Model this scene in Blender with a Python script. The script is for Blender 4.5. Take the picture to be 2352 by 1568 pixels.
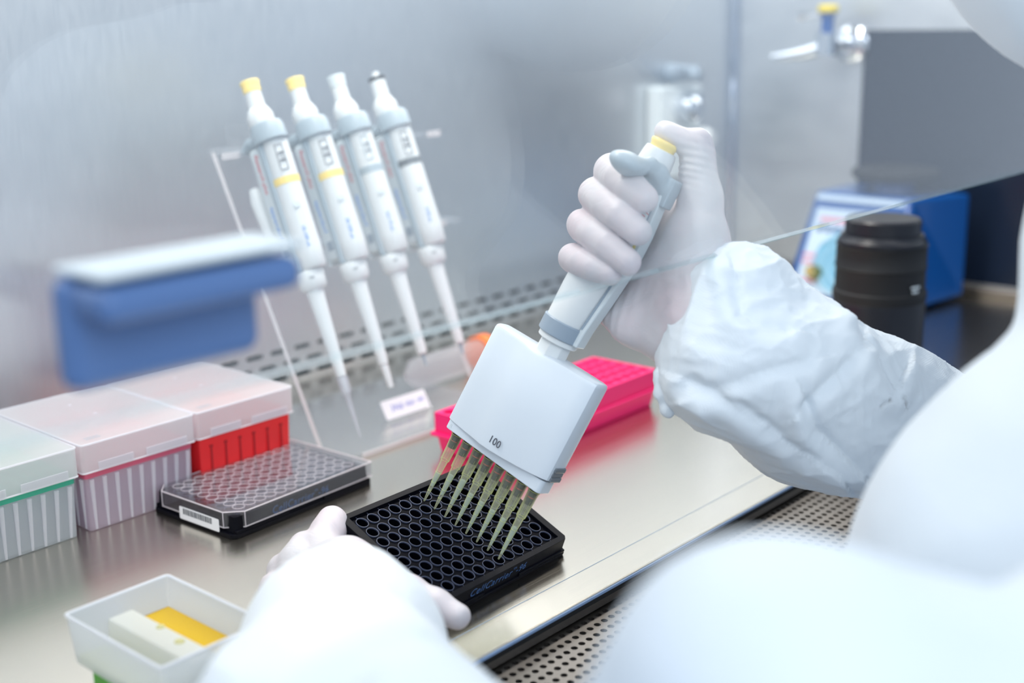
import bpy, bmesh, math
import numpy as np
from mathutils import Matrix, Vector
PI = math.pi
for o in list(bpy.data.objects): bpy.data.objects.remove(o)
SC = bpy.context.scene
COL = SC.collection

# ------------------------------------------------------------------ camera
CAMR = [[0.65964620, -0.75143337, -0.01465509], [0.19662331, 0.15372023, 0.96835395], [-0.72540069, -0.64165254, 0.24915028]]
cd = bpy.data.cameras.new('camera'); cam = bpy.data.objects.new('camera', cd); COL.objects.link(cam)
R3 = Matrix(CAMR).transposed()
cam.matrix_world = Matrix.Translation((-0.50809317, -0.68264703, 0.32450629)) @ R3.to_4x4()
cd.sensor_width = 36; cd.lens = 2895.8783 * 36 / 2352
cd.clip_start = 0.02; cd.clip_end = 50
cd.dof.use_dof = True; cd.dof.focus_distance = 0.755; cd.dof.aperture_fstop = 3.9
SC.camera = cam
# ------------------------------------------------------------------ world, light, exposure
W = bpy.data.worlds.new('room_light'); SC.world = W; W.use_nodes = True
bg = W.node_tree.nodes['Background']; bg.inputs[0].default_value = (0.70, 0.83, 1.0, 1); bg.inputs[1].default_value = 0.66
def area(name, loc, target, sx, sy, power, color):
    l = bpy.data.lights.new(name, 'AREA'); l.shape = 'RECTANGLE'; l.size = sx; l.size_y = sy; l.energy = power; l.color = color
    o = bpy.data.objects.new(name, l); COL.objects.link(o); o.location = loc
    d = Vector(target) - Vector(loc); o.rotation_euler = d.to_track_quat('-Z', 'Y').to_euler(); return o
area('cabinet_tube_light', (0.30, -0.02, 0.66), (0.30, -0.02, 0), 1.15, 0.10, 6.6, (1.0, 0.965, 0.90))
area('added_key_light', (-0.62, -1.15, 0.85), (-0.1, -0.5, 0.15), 0.9, 0.7, 7.5, (0.86, 0.93, 1.0))  # added key light out of view, brightens the coverall and sleeves
SC.view_settings.view_transform = 'Standard'; SC.view_settings.look = 'None'
SC.view_settings.exposure = 0.13; SC.view_settings.gamma = 1.0; SC.view_settings.use_curve_mapping = False

# ------------------------------------------------------------------ materials
def lin(c): return tuple(((v / 12.92) if v <= 0.04045 else ((v + 0.055) / 1.055) ** 2.4) for v in c)
def newmat(n):
    m = bpy.data.materials.new(n); m.use_nodes = True; nt = m.node_tree
    for x in list(nt.nodes): nt.nodes.remove(x)
    out = nt.nodes.new('ShaderNodeOutputMaterial'); return m, nt, out
def N(nt, t, **k):
    n = nt.nodes.new(t)
    for a, v in k.items():
        if a in n.inputs.keys(): n.inputs[a].default_value = v
        else: setattr(n, a, v)
    return n
def coords(nt, scale=(1, 1, 1)):
    tc = N(nt, 'ShaderNodeTexCoord'); mp = N(nt, 'ShaderNodeMapping'); mp.inputs['Scale'].default_value = scale
    nt.links.new(tc.outputs['Object'], mp.inputs['Vector']); return mp.outputs[0]
def bump(nt, bsdf, scale, strength, dist=0.001, stretch=(1, 1, 1), detail=3):
    no = N(nt, 'ShaderNodeTexNoise'); no.inputs['Scale'].default_value = scale; no.inputs['Detail'].default_value = detail
    nt.links.new(coords(nt, stretch), no.inputs['Vector'])
    b = N(nt, 'ShaderNodeBump'); b.inputs['Strength'].default_value = strength; b.inputs['Distance'].default_value = dist
    nt.links.new(no.outputs[0], b.inputs['Height']); nt.links.new(b.outputs[0], bsdf.inputs['Normal']); return no
def plain(n, c, rough=0.45, metal=0.0, spec=0.5, bmp=None, coat=0.0, sss=0.0, var=0.0):
    m, nt, out = newmat(n); b = N(nt, 'ShaderNodeBsdfPrincipled')
    b.inputs['Base Color'].default_value = (*lin(c), 1); b.inputs['Roughness'].default_value = rough; b.inputs['Metallic'].default_value = metal
    b.inputs['Specular IOR Level'].default_value = spec; b.inputs['Coat Weight'].default_value = coat
    if sss: b.inputs['Subsurface Weight'].default_value = sss; b.inputs['Subsurface Radius'].default_value = (0.004, 0.002, 0.0015)
    if bmp: bump(nt, b, *bmp)
    if var:
        no = N(nt, 'ShaderNodeTexNoise'); no.inputs['Scale'].default_value = 14; nt.links.new(coords(nt), no.inputs['Vector'])
        r = N(nt, 'ShaderNodeMapRange'); r.inputs[3].default_value = rough - var; r.inputs[4].default_value = rough + var
        nt.links.new(no.outputs[0], r.inputs[0]); nt.links.new(r.outputs[0], b.inputs['Roughness'])
    nt.links.new(b.outputs[0], out.inputs[0]); return m
def steel(n, c, rough, stretch, strength=0.25, aniso=0.0):
    m, nt, out = newmat(n); b = N(nt, 'ShaderNodeBsdfPrincipled'); b.inputs['Metallic'].default_value = 1
    no = N(nt, 'ShaderNodeTexNoise'); no.inputs['Scale'].default_value = 1.0; no.inputs['Detail'].default_value = 4
    nt.links.new(coords(nt, stretch), no.inputs['Vector'])
    r = N(nt, 'ShaderNodeMapRange'); r.inputs[3].default_value = rough * 0.8; r.inputs[4].default_value = rough * 1.25
    nt.links.new(no.outputs[0], r.inputs[0]); nt.links.new(r.outputs[0], b.inputs['Roughness'])
    mx = N(nt, 'ShaderNodeMix', data_type='RGBA'); mx.inputs[6].default_value = (*lin([v * 0.96 for v in c]), 1); mx.inputs[7].default_value = (*lin([min(1, v * 1.03) for v in c]), 1)
    nt.links.new(no.outputs[0], mx.inputs[0]); nt.links.new(mx.outputs[2], b.inputs['Base Color'])
    bp = N(nt, 'ShaderNodeBump'); bp.inputs['Strength'].default_value = strength; bp.inputs['Distance'].default_value = 0.0002
    nt.links.new(no.outputs[0], bp.inputs['Height']); nt.links.new(bp.outputs[0], b.inputs['Normal'])
    nt.links.new(b.outputs[0], out.inputs[0]); return m
def clear(n, tint=(1, 1, 1), ior=1.5, haze=0.0, hazec=(0.8, 0.85, 0.9), gain=1.0):
    """thin-walled clear plastic or glass: straight transmission + Fresnel reflection (same on both faces)"""
    m, nt, out = newmat(n)
    t = N(nt, 'ShaderNodeBsdfTransparent'); t.inputs[0].default_value = (*tint, 1)
    g = N(nt, 'ShaderNodeBsdfGlossy'); g.inputs['Roughness'].default_value = 0.02; g.inputs[0].default_value = (gain, gain, gain, 1)
    ge = N(nt, 'ShaderNodeNewGeometry'); f = N(nt, 'ShaderNodeFresnel')
    r = N(nt, 'ShaderNodeMapRange'); r.inputs[3].default_value = ior; r.inputs[4].default_value = 1 / ior
    nt.links.new(ge.outputs['Backfacing'], r.inputs[0]); nt.links.new(r.outputs[0], f.inputs[0])
    mx = N(nt, 'ShaderNodeMixShader'); nt.links.new(f.outputs[0], mx.inputs[0]); nt.links.new(t.outputs[0], mx.inputs[1]); nt.links.new(g.outputs[0], mx.inputs[2])
    last = mx
    if haze:
        d = N(nt, 'ShaderNodeBsdfDiffuse'); d.inputs[0].default_value = (*lin(hazec), 1)
        m2 = N(nt, 'ShaderNodeMixShader'); m2.inputs[0].default_value = haze
        nt.links.new(mx.outputs[0], m2.inputs[1]); nt.links.new(d.outputs[0], m2.inputs[2]); last = m2
    nt.links.new(last.outputs[0], out.inputs[0]); return m
def frost(n, c, alpha=0.5, tint=(1, 1, 1), rough=0.35, transl=0.5):
    """translucent moulded plastic"""
    m, nt, out = newmat(n)
    t = N(nt, 'ShaderNodeBsdfTransparent'); t.inputs[0].default_value = (*tint, 1)
    p = N(nt, 'ShaderNodeBsdfPrincipled'); p.inputs['Base Color'].default_value = (*lin(c), 1); p.inputs['Roughness'].default_value = rough
    tr = N(nt, 'ShaderNodeBsdfTranslucent'); tr.inputs[0].default_value = (*lin(c), 1)
    a = N(nt, 'ShaderNodeMixShader'); a.inputs[0].default_value = transl; nt.links.new(p.outputs[0], a.inputs[1]); nt.links.new(tr.outputs[0], a.inputs[2])
    b = N(nt, 'ShaderNodeMixShader'); b.inputs[0].default_value = alpha; nt.links.new(t.outputs[0], b.inputs[1]); nt.links.new(a.outputs[0], b.inputs[2])
    nt.links.new(b.outputs[0], out.inputs[0]); return m
def fabric(n, c, grid=2600, strength=0.16):
    m, nt, out = newmat(n); b = N(nt, 'ShaderNodeBsdfPrincipled'); b.inputs['Base Color'].default_value = (*lin(c), 1); b.inputs['Roughness'].default_value = 0.62
    b.inputs['Sheen Weight'].default_value = 0.15
    wa = []
    for ax in ('X', 'Z'):
        w = N(nt, 'ShaderNodeTexWave'); w.bands_direction = ax; w.inputs['Scale'].default_value = grid / 6.28; w.inputs['Distortion'].default_value = 2.0; w.inputs['Detail'].default_value = 1
        nt.links.new(coords(nt), w.inputs['Vector']); wa.append(w)
    ad = N(nt, 'ShaderNodeMath', operation='ADD'); nt.links.new(wa[0].outputs[1], ad.inputs[0]); nt.links.new(wa[1].outputs[1], ad.inputs[1])
    no = N(nt, 'ShaderNodeTexNoise'); no.inputs['Scale'].default_value = 60; no.inputs['Detail'].default_value = 5; nt.links.new(coords(nt, (1, 1, 3)), no.inputs['Vector'])
    mu = N(nt, 'ShaderNodeMath', operation='MULTIPLY'); mu.inputs[1].default_value = 6.0; nt.links.new(no.outputs[0], mu.inputs[0])
    a2 = N(nt, 'ShaderNodeMath', operation='ADD'); nt.links.new(ad.outputs[0], a2.inputs[0]); nt.links.new(mu.outputs[0], a2.inputs[1])
    bp = N(nt, 'ShaderNodeBump'); bp.inputs['Strength'].default_value = strength; bp.inputs['Distance'].default_value = 0.0006
    nt.links.new(a2.outputs[0], bp.inputs['Height']); nt.links.new(bp.outputs[0], b.inputs['Normal'])
    nt.links.new(b.outputs[0], out.inputs[0]); return m

M = dict(
    worktop=steel('brushed_steel_worktop', (0.85, 0.825, 0.775), 0.24, (18, 1400, 18), 0.12),
    wall=steel('brushed_steel_wall', (0.83, 0.85, 0.87), 0.42, (700, 18, 40), 0.2),
    grille=steel('perforated_steel', (0.54, 0.52, 0.50), 0.38, (60, 60, 60), 0.1),
    edge=steel('polished_steel_edge', (0.8, 0.84, 0.9), 0.15, (30, 30, 30), 0.05),
    edgeglint=plain('painted_edge_highlight', (0.50, 0.60, 0.74), 0.4),  # colour stands in for the highlight along the worktop edge
    dark=plain('dark_void', (0.03, 0.035, 0.05), 0.8),
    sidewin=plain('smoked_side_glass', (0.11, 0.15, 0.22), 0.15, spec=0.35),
    chrome=plain('chrome', (0.85, 0.87, 0.9), 0.12, 1.0),
    black=plain('black_polystyrene', (0.035, 0.04, 0.075), 0.48, spec=0.10),
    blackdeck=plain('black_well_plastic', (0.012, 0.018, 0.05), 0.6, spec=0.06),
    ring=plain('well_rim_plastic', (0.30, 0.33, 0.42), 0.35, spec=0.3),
    bluetext=plain('blue_lettering', (0.17, 0.32, 0.52), 0.5),
    bluetext2=plain('bright_blue_lettering', (0.33, 0.56, 0.85), 0.5),
    redtext=plain('red_lettering', (0.80, 0.25, 0.32), 0.5),
    ink=plain('dark_grey_print', (0.25, 0.27, 0.32), 0.5),
    bluepen=plain('blue_pen_ink', (0.36, 0.42, 0.80), 0.6),
    white=plain('white_plastic', (0.85, 0.87, 0.88), 0.35),
    headwhite=plain('pale_blue_white_plastic', (0.81, 0.85, 0.89), 0.33, coat=0.1),
    label=plain('white_paper_label', (0.94, 0.94, 0.96), 0.6),
    lgrey=plain('light_grey_plastic', (0.80, 0.84, 0.86), 0.35),
    mgrey=plain('blue_grey_plastic', (0.64, 0.70, 0.74), 0.38),
    rgrey=plain('slate_grey_plastic', (0.56, 0.62, 0.68), 0.4),
    bgrey=plain('dark_grey_button', (0.42, 0.45, 0.48), 0.45),
    yellow=plain('yellow_plastic', (0.96, 0.86, 0.52), 0.35),
    capyellow=plain('yellow_tap_cap', (0.93, 0.84, 0.25), 0.4),
    red=plain('red_plastic', (0.94, 0.15, 0.17), 0.35),
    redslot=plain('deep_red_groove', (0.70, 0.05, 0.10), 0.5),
    pink=plain('neon_pink_plastic', (1.0, 0.10, 0.47), 0.45),
    pinkhole=plain('pink_hole_bottom', (0.93, 0.08, 0.37), 0.5),
    orange=plain('orange_cap_plastic', (1.0, 0.50, 0.22), 0.4),
    greenp=plain('green_plastic', (0.28, 0.64, 0.16), 0.4),
    mixblue=plain('blue_enamel', (0.0, 0.31, 0.60), 0.35, coat=0.3),
    mixlabel=plain('pale_blue_label', (0.76, 0.84, 0.92), 0.4),
    swirl=plain('swirl_print', (0.45, 0.68, 0.80), 0.4),
    swirl2=plain('pale_swirl_print', (0.66, 0.82, 0.90), 0.4),
    pinkprint=plain('pink_print', (0.85, 0.62, 0.70), 0.5),
    rubber=plain('dark_rubber', (0.12, 0.13, 0.16), 0.7),
    lens=plain('black_lens_barrel', (0.08, 0.095, 0.14), 0.38),
    lensrib=plain('ribbed_black_rubber', (0.06, 0.065, 0.085), 0.6, bmp=(400, 0.3, 0.0005, (1, 1, 0.05))),
    handle=plain('blue_sash_handle', (0.33, 0.45, 0.64), 0.3),
    gown=fabric('white_coverall_fabric', (0.87, 0.90, 0.925)),
    floorm=plain('grey_floor', (0.70, 0.72, 0.75), 0.6),
    skirt=plain('white_enamel', (0.85, 0.87, 0.9), 0.5),
    glass=clear('sash_glass', (0.985, 0.995, 1.0), ior=1.75),
    glassedge=frost('pale_glass_edge', (0.62, 0.78, 0.82), 0.14, tint=(0.95, 0.985, 0.985), rough=0.1),
    acrylic=clear('clear_acrylic', (0.965, 0.975, 0.98), haze=0.05, hazec=(0.9, 0.9, 0.93)),
    acredge=frost('acrylic_bright_edge', (0.92, 0.91, 0.92), 0.65, transl=0.3),
    plid=clear('clear_polystyrene_lid', (0.95, 0.95, 0.96), haze=0.03, hazec=(0.85, 0.83, 0.88)),
    lidrim=frost('lid_ring_edge', (0.95, 0.93, 0.95), 0.75),
    lid=frost('frosted_lid', (0.95, 0.95, 0.96), 0.62),
    tray=frost('frosted_tray', (0.92, 0.94, 0.96), 0.62, transl=0.6),
    traypink=frost('frosted_pinkish_tray', (0.93, 0.88, 0.93), 0.62, transl=0.6),
    ribw=frost('tray_rib', (0.97, 0.97, 0.99), 0.7),
    sheetp=frost('pink_tip_sheet', (0.95, 0.50, 0.62), 0.9),
    sheetg=frost('green_tip_sheet', (0.35, 0.82, 0.70), 0.9),
    sheetr=frost('red_tip_sheet', (0.98, 0.28, 0.35), 0.9),
    tub=frost('frosted_reservoir_wall', (0.91, 0.93, 0.95), 0.62, rough=0.3),
    tubrim=frost('reservoir_rim', (0.95, 0.96, 0.98), 0.85),
    divider=frost('reservoir_divider', (0.93, 0.94, 0.93), 0.88),
    liqy=frost('yellow_liquid', (0.95, 0.80, 0.15), 0.9, rough=0.05, transl=0.3),
    liqg=frost('pale_olive_liquid', (0.84, 0.86, 0.62), 0.8, rough=0.05),
    bubble=frost('liquid_drop', (0.95, 0.93, 0.72), 0.7, rough=0.1),
    tip=frost('yellow_tip_plastic', (0.88, 0.91, 0.70), 0.42, tint=(0.99, 0.995, 0.95), rough=0.2),
    tiprim=frost('tip_rim', (0.90, 0.93, 0.66), 0.7, rough=0.2),
    tipliq=frost('liquid_in_tip', (0.80, 0.86, 0.86), 0.6, rough=0.1),
    cleartip=frost('clear_tip_plastic', (0.88, 0.90, 0.94), 0.45, rough=0.15),
    tube=frost('clear_tube', (0.90, 0.90, 0.93), 0.45, rough=0.15),
    nozzle=plain('black_nozzle', (0.12, 0.14, 0.18), 0.4),
    oring=plain('red_o_ring', (0.72, 0.30, 0.26), 0.5),
    brass=plain('brass_screw', (0.72, 0.62, 0.40), 0.25, 1.0),
)
def tip_mat():
    m, nt, out = newmat('translucent_yellow_tip')
    t = N(nt, 'ShaderNodeBsdfTransparent'); t.inputs[0].default_value = (0.975, 0.985, 0.94, 1)
    lw = N(nt, 'ShaderNodeLayerWeight'); lw.inputs[0].default_value = 0.45
    rp = N(nt, 'ShaderNodeMapRange'); rp.inputs[1].default_value = 0.15; rp.inputs[2].default_value = 0.95; rp.inputs[3].default_value = 0.30; rp.inputs[4].default_value = 0.85; nt.links.new(lw.outputs[1], rp.inputs[0])
    mc_ = N(nt, 'ShaderNodeMix', data_type='RGBA'); mc_.inputs[6].default_value = (*lin((0.84, 0.86, 0.80)), 1); mc_.inputs[7].default_value = (*lin((0.86, 0.88, 0.58)), 1); nt.links.new(lw.outputs[1], mc_.inputs[0])
    p = N(nt, 'ShaderNodeBsdfPrincipled'); p.inputs['Roughness'].default_value = 0.2; nt.links.new(mc_.outputs[2], p.inputs['Base Color'])
    tr = N(nt, 'ShaderNodeBsdfTranslucent'); nt.links.new(mc_.outputs[2], tr.inputs[0])
    a = N(nt, 'ShaderNodeMixShader'); a.inputs[0].default_value = 0.5; nt.links.new(p.outputs[0], a.inputs[1]); nt.links.new(tr.outputs[0], a.inputs[2])
    b = N(nt, 'ShaderNodeMixShader'); nt.links.new(rp.outputs[0], b.inputs[0]); nt.links.new(t.outputs[0], b.inputs[1]); nt.links.new(a.outputs[0], b.inputs[2])
    nt.links.new(b.outputs[0], out.inputs[0]); return m
def glove_mat():
    m, nt, out = newmat('white_latex_glove'); b = N(nt, 'ShaderNodeBsdfPrincipled')
    b.inputs['Roughness'].default_value = 0.48; b.inputs['Subsurface Weight'].default_value = 0.25; b.inputs['Subsurface Radius'].default_value = (0.004, 0.0022, 0.0018); b.inputs['Subsurface Scale'].default_value = 0.6
    no = N(nt, 'ShaderNodeTexNoise'); no.inputs['Scale'].default_value = 22; no.inputs['Detail'].default_value = 3; nt.links.new(coords(nt), no.inputs['Vector'])
    rp = N(nt, 'ShaderNodeValToRGB'); rp.color_ramp.elements[0].position = 0.35; rp.color_ramp.elements[0].color = (*lin((0.79, 0.785, 0.80)), 1)
    rp.color_ramp.elements[1].position = 0.72; rp.color_ramp.elements[1].color = (*lin((0.82, 0.765, 0.79)), 1)
    nt.links.new(no.outputs[0], rp.inputs[0]); nt.links.new(rp.outputs[0], b.inputs['Base Color'])
    n2 = N(nt, 'ShaderNodeTexNoise'); n2.inputs['Scale'].default_value = 70; n2.inputs['Detail'].default_value = 5; n2.inputs['Distortion'].default_value = 0.8; nt.links.new(coords(nt, (2.2, 1, 1)), n2.inputs['Vector'])
    bp = N(nt, 'ShaderNodeBump'); bp.inputs['Strength'].default_value = 0.4; bp.inputs['Distance'].default_value = 0.0015
    nt.links.new(n2.outputs[0], bp.inputs['Height']); nt.links.new(bp.outputs[0], b.inputs['Normal'])
    nt.links.new(b.outputs[0], out.inputs[0]); return m
M['glove'] = glove_mat(); M['tip'] = tip_mat()

# ------------------------------------------------------------------ object helpers
def link(name, me, mat, parent=None, loc=None):
    o = bpy.data.objects.new(name, me); COL.objects.link(o)
    if mat is not None:
        for mm in (mat if isinstance(mat, (list, tuple)) else [mat]): me.materials.append(M[mm] if isinstance(mm, str) else mm)
    if parent is not None: o.parent = parent
    if loc is not None: o.location = loc
    return o
def obj(name, bm, mat, parent=None, smooth=40, bevel=0.0, seg=2):
    bmesh.ops.recalc_face_normals(bm, faces=bm.faces[:])
    me = bpy.data.meshes.new(name); bm.to_mesh(me); bm.free()
    o = link(name, me, mat, parent)
    if bevel:
        b = o.modifiers.new('bevel', 'BEVEL'); b.width = bevel; b.segments = seg; b.limit_method = 'ANGLE'; b.angle_limit = math.radians(40); b.harden_normals = False
    if smooth:
        me.shade_smooth(); me.set_sharp_from_angle(angle=math.radians(smooth))
        if bevel: 
            for e in me.edges: e.use_edge_sharp = False
            w = o.modifiers.new('wn', 'WEIGHTED_NORMAL'); w.keep_sharp = False
    return o
def thing(name, label, cat, mat4=None, group=None):
    o = bpy.data.objects.new(name, None); COL.objects.link(o); o.empty_display_size = 0.01
    if mat4 is not None: o.matrix_world = mat4
    return tag(o, label, cat, group)
def tag(o, label, cat, group=None):
    o['label'] = label; o['category'] = cat
    if group: o['group'] = group
    return o
def struct(o): o['kind'] = 'structure'; return o
def T(x, y, z): return Matrix.Translation((x, y, z))
def RZ(a): return Matrix.Rotation(a, 4, 'Z')
def RX(a): return Matrix.Rotation(a, 4, 'X')
def RY(a): return Matrix.Rotation(a, 4, 'Y')
def box(bm, x0, x1, y0, y1, z0, z1, m=None, taper=0.0):
    vs = []
    for z, t in ((z0, taper), (z1, 0.0)):
        for x, y in ((x0 + t, y0 + t), (x1 - t, y0 + t), (x1 - t, y1 - t), (x0 + t, y1 - t)):
            v = Vector((x, y, z)); vs.append(bm.verts.new(m @ v if m else v))
    for f in ((0, 3, 2, 1), (4, 5, 6, 7), (0, 1, 5, 4), (1, 2, 6, 5), (2, 3, 7, 6), (3, 0, 4, 7)): bm.faces.new([vs[i] for i in f])
def lathe(bm, prof, n=32, m=None, sx=1.0, sy=1.0, cap=True, flute=0.0, nf=12):
    rings = []
    for r, z in prof:
        ring = []
        for i in range(n):
            a = 2 * PI * i / n; rr = r * (1 + flute * math.cos(nf * a))
            v = Vector((rr * math.cos(a) * sx, rr * math.sin(a) * sy, z)); ring.append(bm.verts.new(m @ v if m else v))
        rings.append(ring)
    for A, B in zip(rings[:-1], rings[1:]):
        for i in range(n): bm.faces.new((A[i], A[(i + 1) % n], B[(i + 1) % n], B[i]))
    if cap:
        bm.faces.new(rings[0][::-1]); bm.faces.new(rings[-1])
def prism(bm, pts, z0, z1, m=None, taper=1.0):
    a = []; b = []
    for x, y in pts:
        v = Vector((x * taper, y * taper, z0)); w = Vector((x, y, z1))
        a.append(bm.verts.new(m @ v if m else v)); b.append(bm.verts.new(m @ w if m else w))
    n = len(pts); bm.faces.new(a[::-1]); bm.faces.new(b)
    for i in range(n): bm.faces.new((a[i], a[(i + 1) % n], b[(i + 1) % n], b[i]))
def shell(bm, outer, z0, z1, th, bottom=True, m=None, taper=1.0):
    """open-top box shell following outline points"""
    n = len(outer); inn = [(x * (1 - th / max(abs(x), 1e-6)) if abs(x) > th else x, y * (1 - th / max(abs(y), 1e-6)) if abs(y) > th else y) for x, y in outer]
    def V(p, z, t=1.0):
        v = Vector((p[0] * t, p[1] * t, z)); return bm.verts.new(m @ v if m else v)
    up = z1 > z0; zb = z0 + (th if up else -th)
    a = [V(p, z0, taper) for p in outer]; b = [V(p, z1) for p in outer]; c = [V(p, z1) for p in inn]; d = [V(p, zb, taper) for p in inn]
    for i in range(n):
        j = (i + 1) % n
        bm.faces.new((a[i], a[j], b[j], b[i])); bm.faces.new((b[i], b[j], c[j], c[i])); bm.faces.new((c[i], c[j], d[j], d[i]))
    if bottom: bm.faces.new(a[::-1]); bm.faces.new(d)
def rect(hx, hy, ch=0.0, corners=(1, 1, 1, 1)):
    out = []
    for (sx, sy), c in zip(((-1, -1), (1, -1), (1, 1), (-1, 1)), corners):
        if c and ch:
            p = [(sx * hx, sy * (hy - ch)), (sx * (hx - ch), sy * hy)]
            if sx * sy < 0: p = p[::-1]
            out += p
        else: out.append((sx * hx, sy * hy))
    return out
def rrect(hx, hy, r, n=5):
    out = []
    for cx, cy, a0 in ((hx - r, hy - r, 0), (-hx + r, hy - r, 90), (-hx + r, -hy + r, 180), (hx - r, -hy + r, 270)):
        for i in range(n + 1):
            a = math.radians(a0 + 90 * i / n); out.append((cx + r * math.cos(a), cy + r * math.sin(a)))
    return out
def holes(bm, centers, cw, ch, hole, depth=0.0, m=None):
    """flat sheet of cw x ch cells, each with a hole outline; optional wall depth below"""
    k = len(hole)
    bd = []
    for x, y in hole:
        s = min((cw / 2) / max(abs(x), 1e-9), (ch / 2) / max(abs(y), 1e-9)); bd.append((x * s, y * s))
    # add the corners by snapping the nearest boundary points
    for cx, cy in ((cw / 2, ch / 2), (-cw / 2, ch / 2), (-cw / 2, -ch / 2), (cw / 2, -ch / 2)):
        i = min(range(k), key=lambda q: (bd[q][0] - cx) ** 2 + (bd[q][1] - cy) ** 2); bd[i] = (cx, cy)
    for ox, oy in centers:
        A = []; B = []; D = []
        for (x, y), (u, v) in zip(hole, bd):
            for L, (px, py), z in ((A, (x, y), 0), (B, (u, v), 0), (D, (x, y), -depth)):
                if L is D and not depth: continue
                w = Vector((ox + px, oy + py, z)); L.append(bm.verts.new(m @ w if m else w))
        for i in range(k):
            j = (i + 1) % k; bm.faces.new((A[i], A[j], B[j], B[i]))
            if depth: bm.faces.new((A[j], A[i], D[i], D[j]))
def circ(r, n=20): return [(r * math.cos(2 * PI * i / n), r * math.sin(2 * PI * i / n)) for i in range(n)]
def tube(bm, pts, rad, n=10, m=None, flat=1.0):
    """swept tube through points; rad float or list"""
    P = [Vector(p) for p in pts]; R = rad if isinstance(rad, (list, tuple)) else [rad] * len(P)
    rings = []; up = None
    for i, p in enumerate(P):
        d = (P[min(i + 1, len(P) - 1)] - P[max(i - 1, 0)]).normalized()
        if up is None: up = Vector((0, 0, 1)) if abs(d.z) < 0.9 else Vector((1, 0, 0))
        s = d.cross(up).normalized(); up = s.cross(d).normalized()
        ring = []
        for k in range(n):
            a = 2 * PI * k / n; v = p + (s * math.cos(a) + up * math.sin(a) * flat) * R[i]; ring.append(bm.verts.new(m @ v if m else v))
        rings.append(ring)
    for A, B in zip(rings[:-1], rings[1:]):
        for k in range(n): bm.faces.new((A[k], A[(k + 1) % n], B[(k + 1) % n], B[k]))
    bm.faces.new(rings[0][::-1]); bm.faces.new(rings[-1])
def text(name, s, size, mat, parent, m, shear=0.0, align='LEFT', ext=0.00006, space=1.0):
    cu = bpy.data.curves.new(name, 'FONT'); cu.body = s; cu.size = size; cu.extrude = ext; cu.shear = shear; cu.align_x = align; cu.align_y = 'CENTER'; cu.space_character = space; cu.resolution_u = 3
    o = bpy.data.objects.new(name + '_tmp', cu); COL.objects.link(o)
    dg = bpy.context.evaluated_depsgraph_get(); me = bpy.data.meshes.new_from_object(o.evaluated_get(dg)); bpy.data.objects.remove(o)
    me.name = name; me.materials.clear()
    q = link(name, me, mat, parent); q.matrix_parent_inverse = Matrix.Identity(4); q.matrix_local = m; return q
def copy_tree(o, parent=None):
    c = o.copy(); COL.objects.link(c)
    if parent is not None: c.parent = parent; c.matrix_parent_inverse = o.matrix_parent_inverse.copy()
    for ch in list(o.children): copy_tree(ch, c)
    return c
NB = bmesh.new

# ------------------------------------------------------------------ signed-distance modelling (gloves, sleeves, soft shapes)
def surf(F, lo, h):
    """naive surface nets"""
    s = F < 0; nx, ny, nz = F.shape
    cnt = np.zeros((nx - 1, ny - 1, nz - 1), np.int8); acc = np.zeros((3, nx - 1, ny - 1, nz - 1), np.float32)
    def sub(A, dx, dy, dz): return A[dx:nx - 1 + dx, dy:ny - 1 + dy, dz:nz - 1 + dz]
    for ax in range(3):
        o1, o2 = [a for a in range(3) if a != ax]
        for i in (0, 1):
            for j in (0, 1):
                d0 = [0, 0, 0]; d0[o1] = i; d0[o2] = j; d1 = list(d0); d1[ax] = 1
                a = sub(F, *d0); b = sub(F, *d1); cr = (a < 0) != (b < 0)
                t = np.where(cr, a / np.where(cr, a - b, 1), 0)
                cnt += cr; 
                for k in range(3):
                    acc[k] += np.where(cr, (t if k == ax else d0[k]), 0)
    act = cnt > 0; idx = -np.ones(act.shape, np.int64); c = np.argwhere(act); idx[act] = np.arange(len(c))
    V = np.stack([acc[k][act] / cnt[act] for k in range(3)], 1) + c
    V = V * h + np.array(lo)
    Q = []
    for ax in range(3):
        sl0 = [slice(1, -1)] * 3; sl0[ax] = slice(0, -1); sl1 = [slice(1, -1)] * 3; sl1[ax] = slice(1, None)
        a = s[tuple(sl0)]; b = s[tuple(sl1)]; o1, o2 = [(1, 2), (2, 0), (0, 1)][ax]
        for flip, mask in ((0, a & ~b), (1, ~a & b)):
            p = np.argwhere(mask)
            if not len(p): continue
            off = np.ones(3, int); off[ax] = 0; p = p + off
            def g(du, dv):
                q = p.copy(); q[:, o1] -= du; q[:, o2] -= dv; return idx[q[:, 0], q[:, 1], q[:, 2]]
            quad = np.stack([g(1, 1), g(0, 1), g(0, 0), g(1, 0)], 1)
            Q.append(quad[:, ::-1] if flip else quad)
    return V, np.concatenate(Q)
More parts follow.
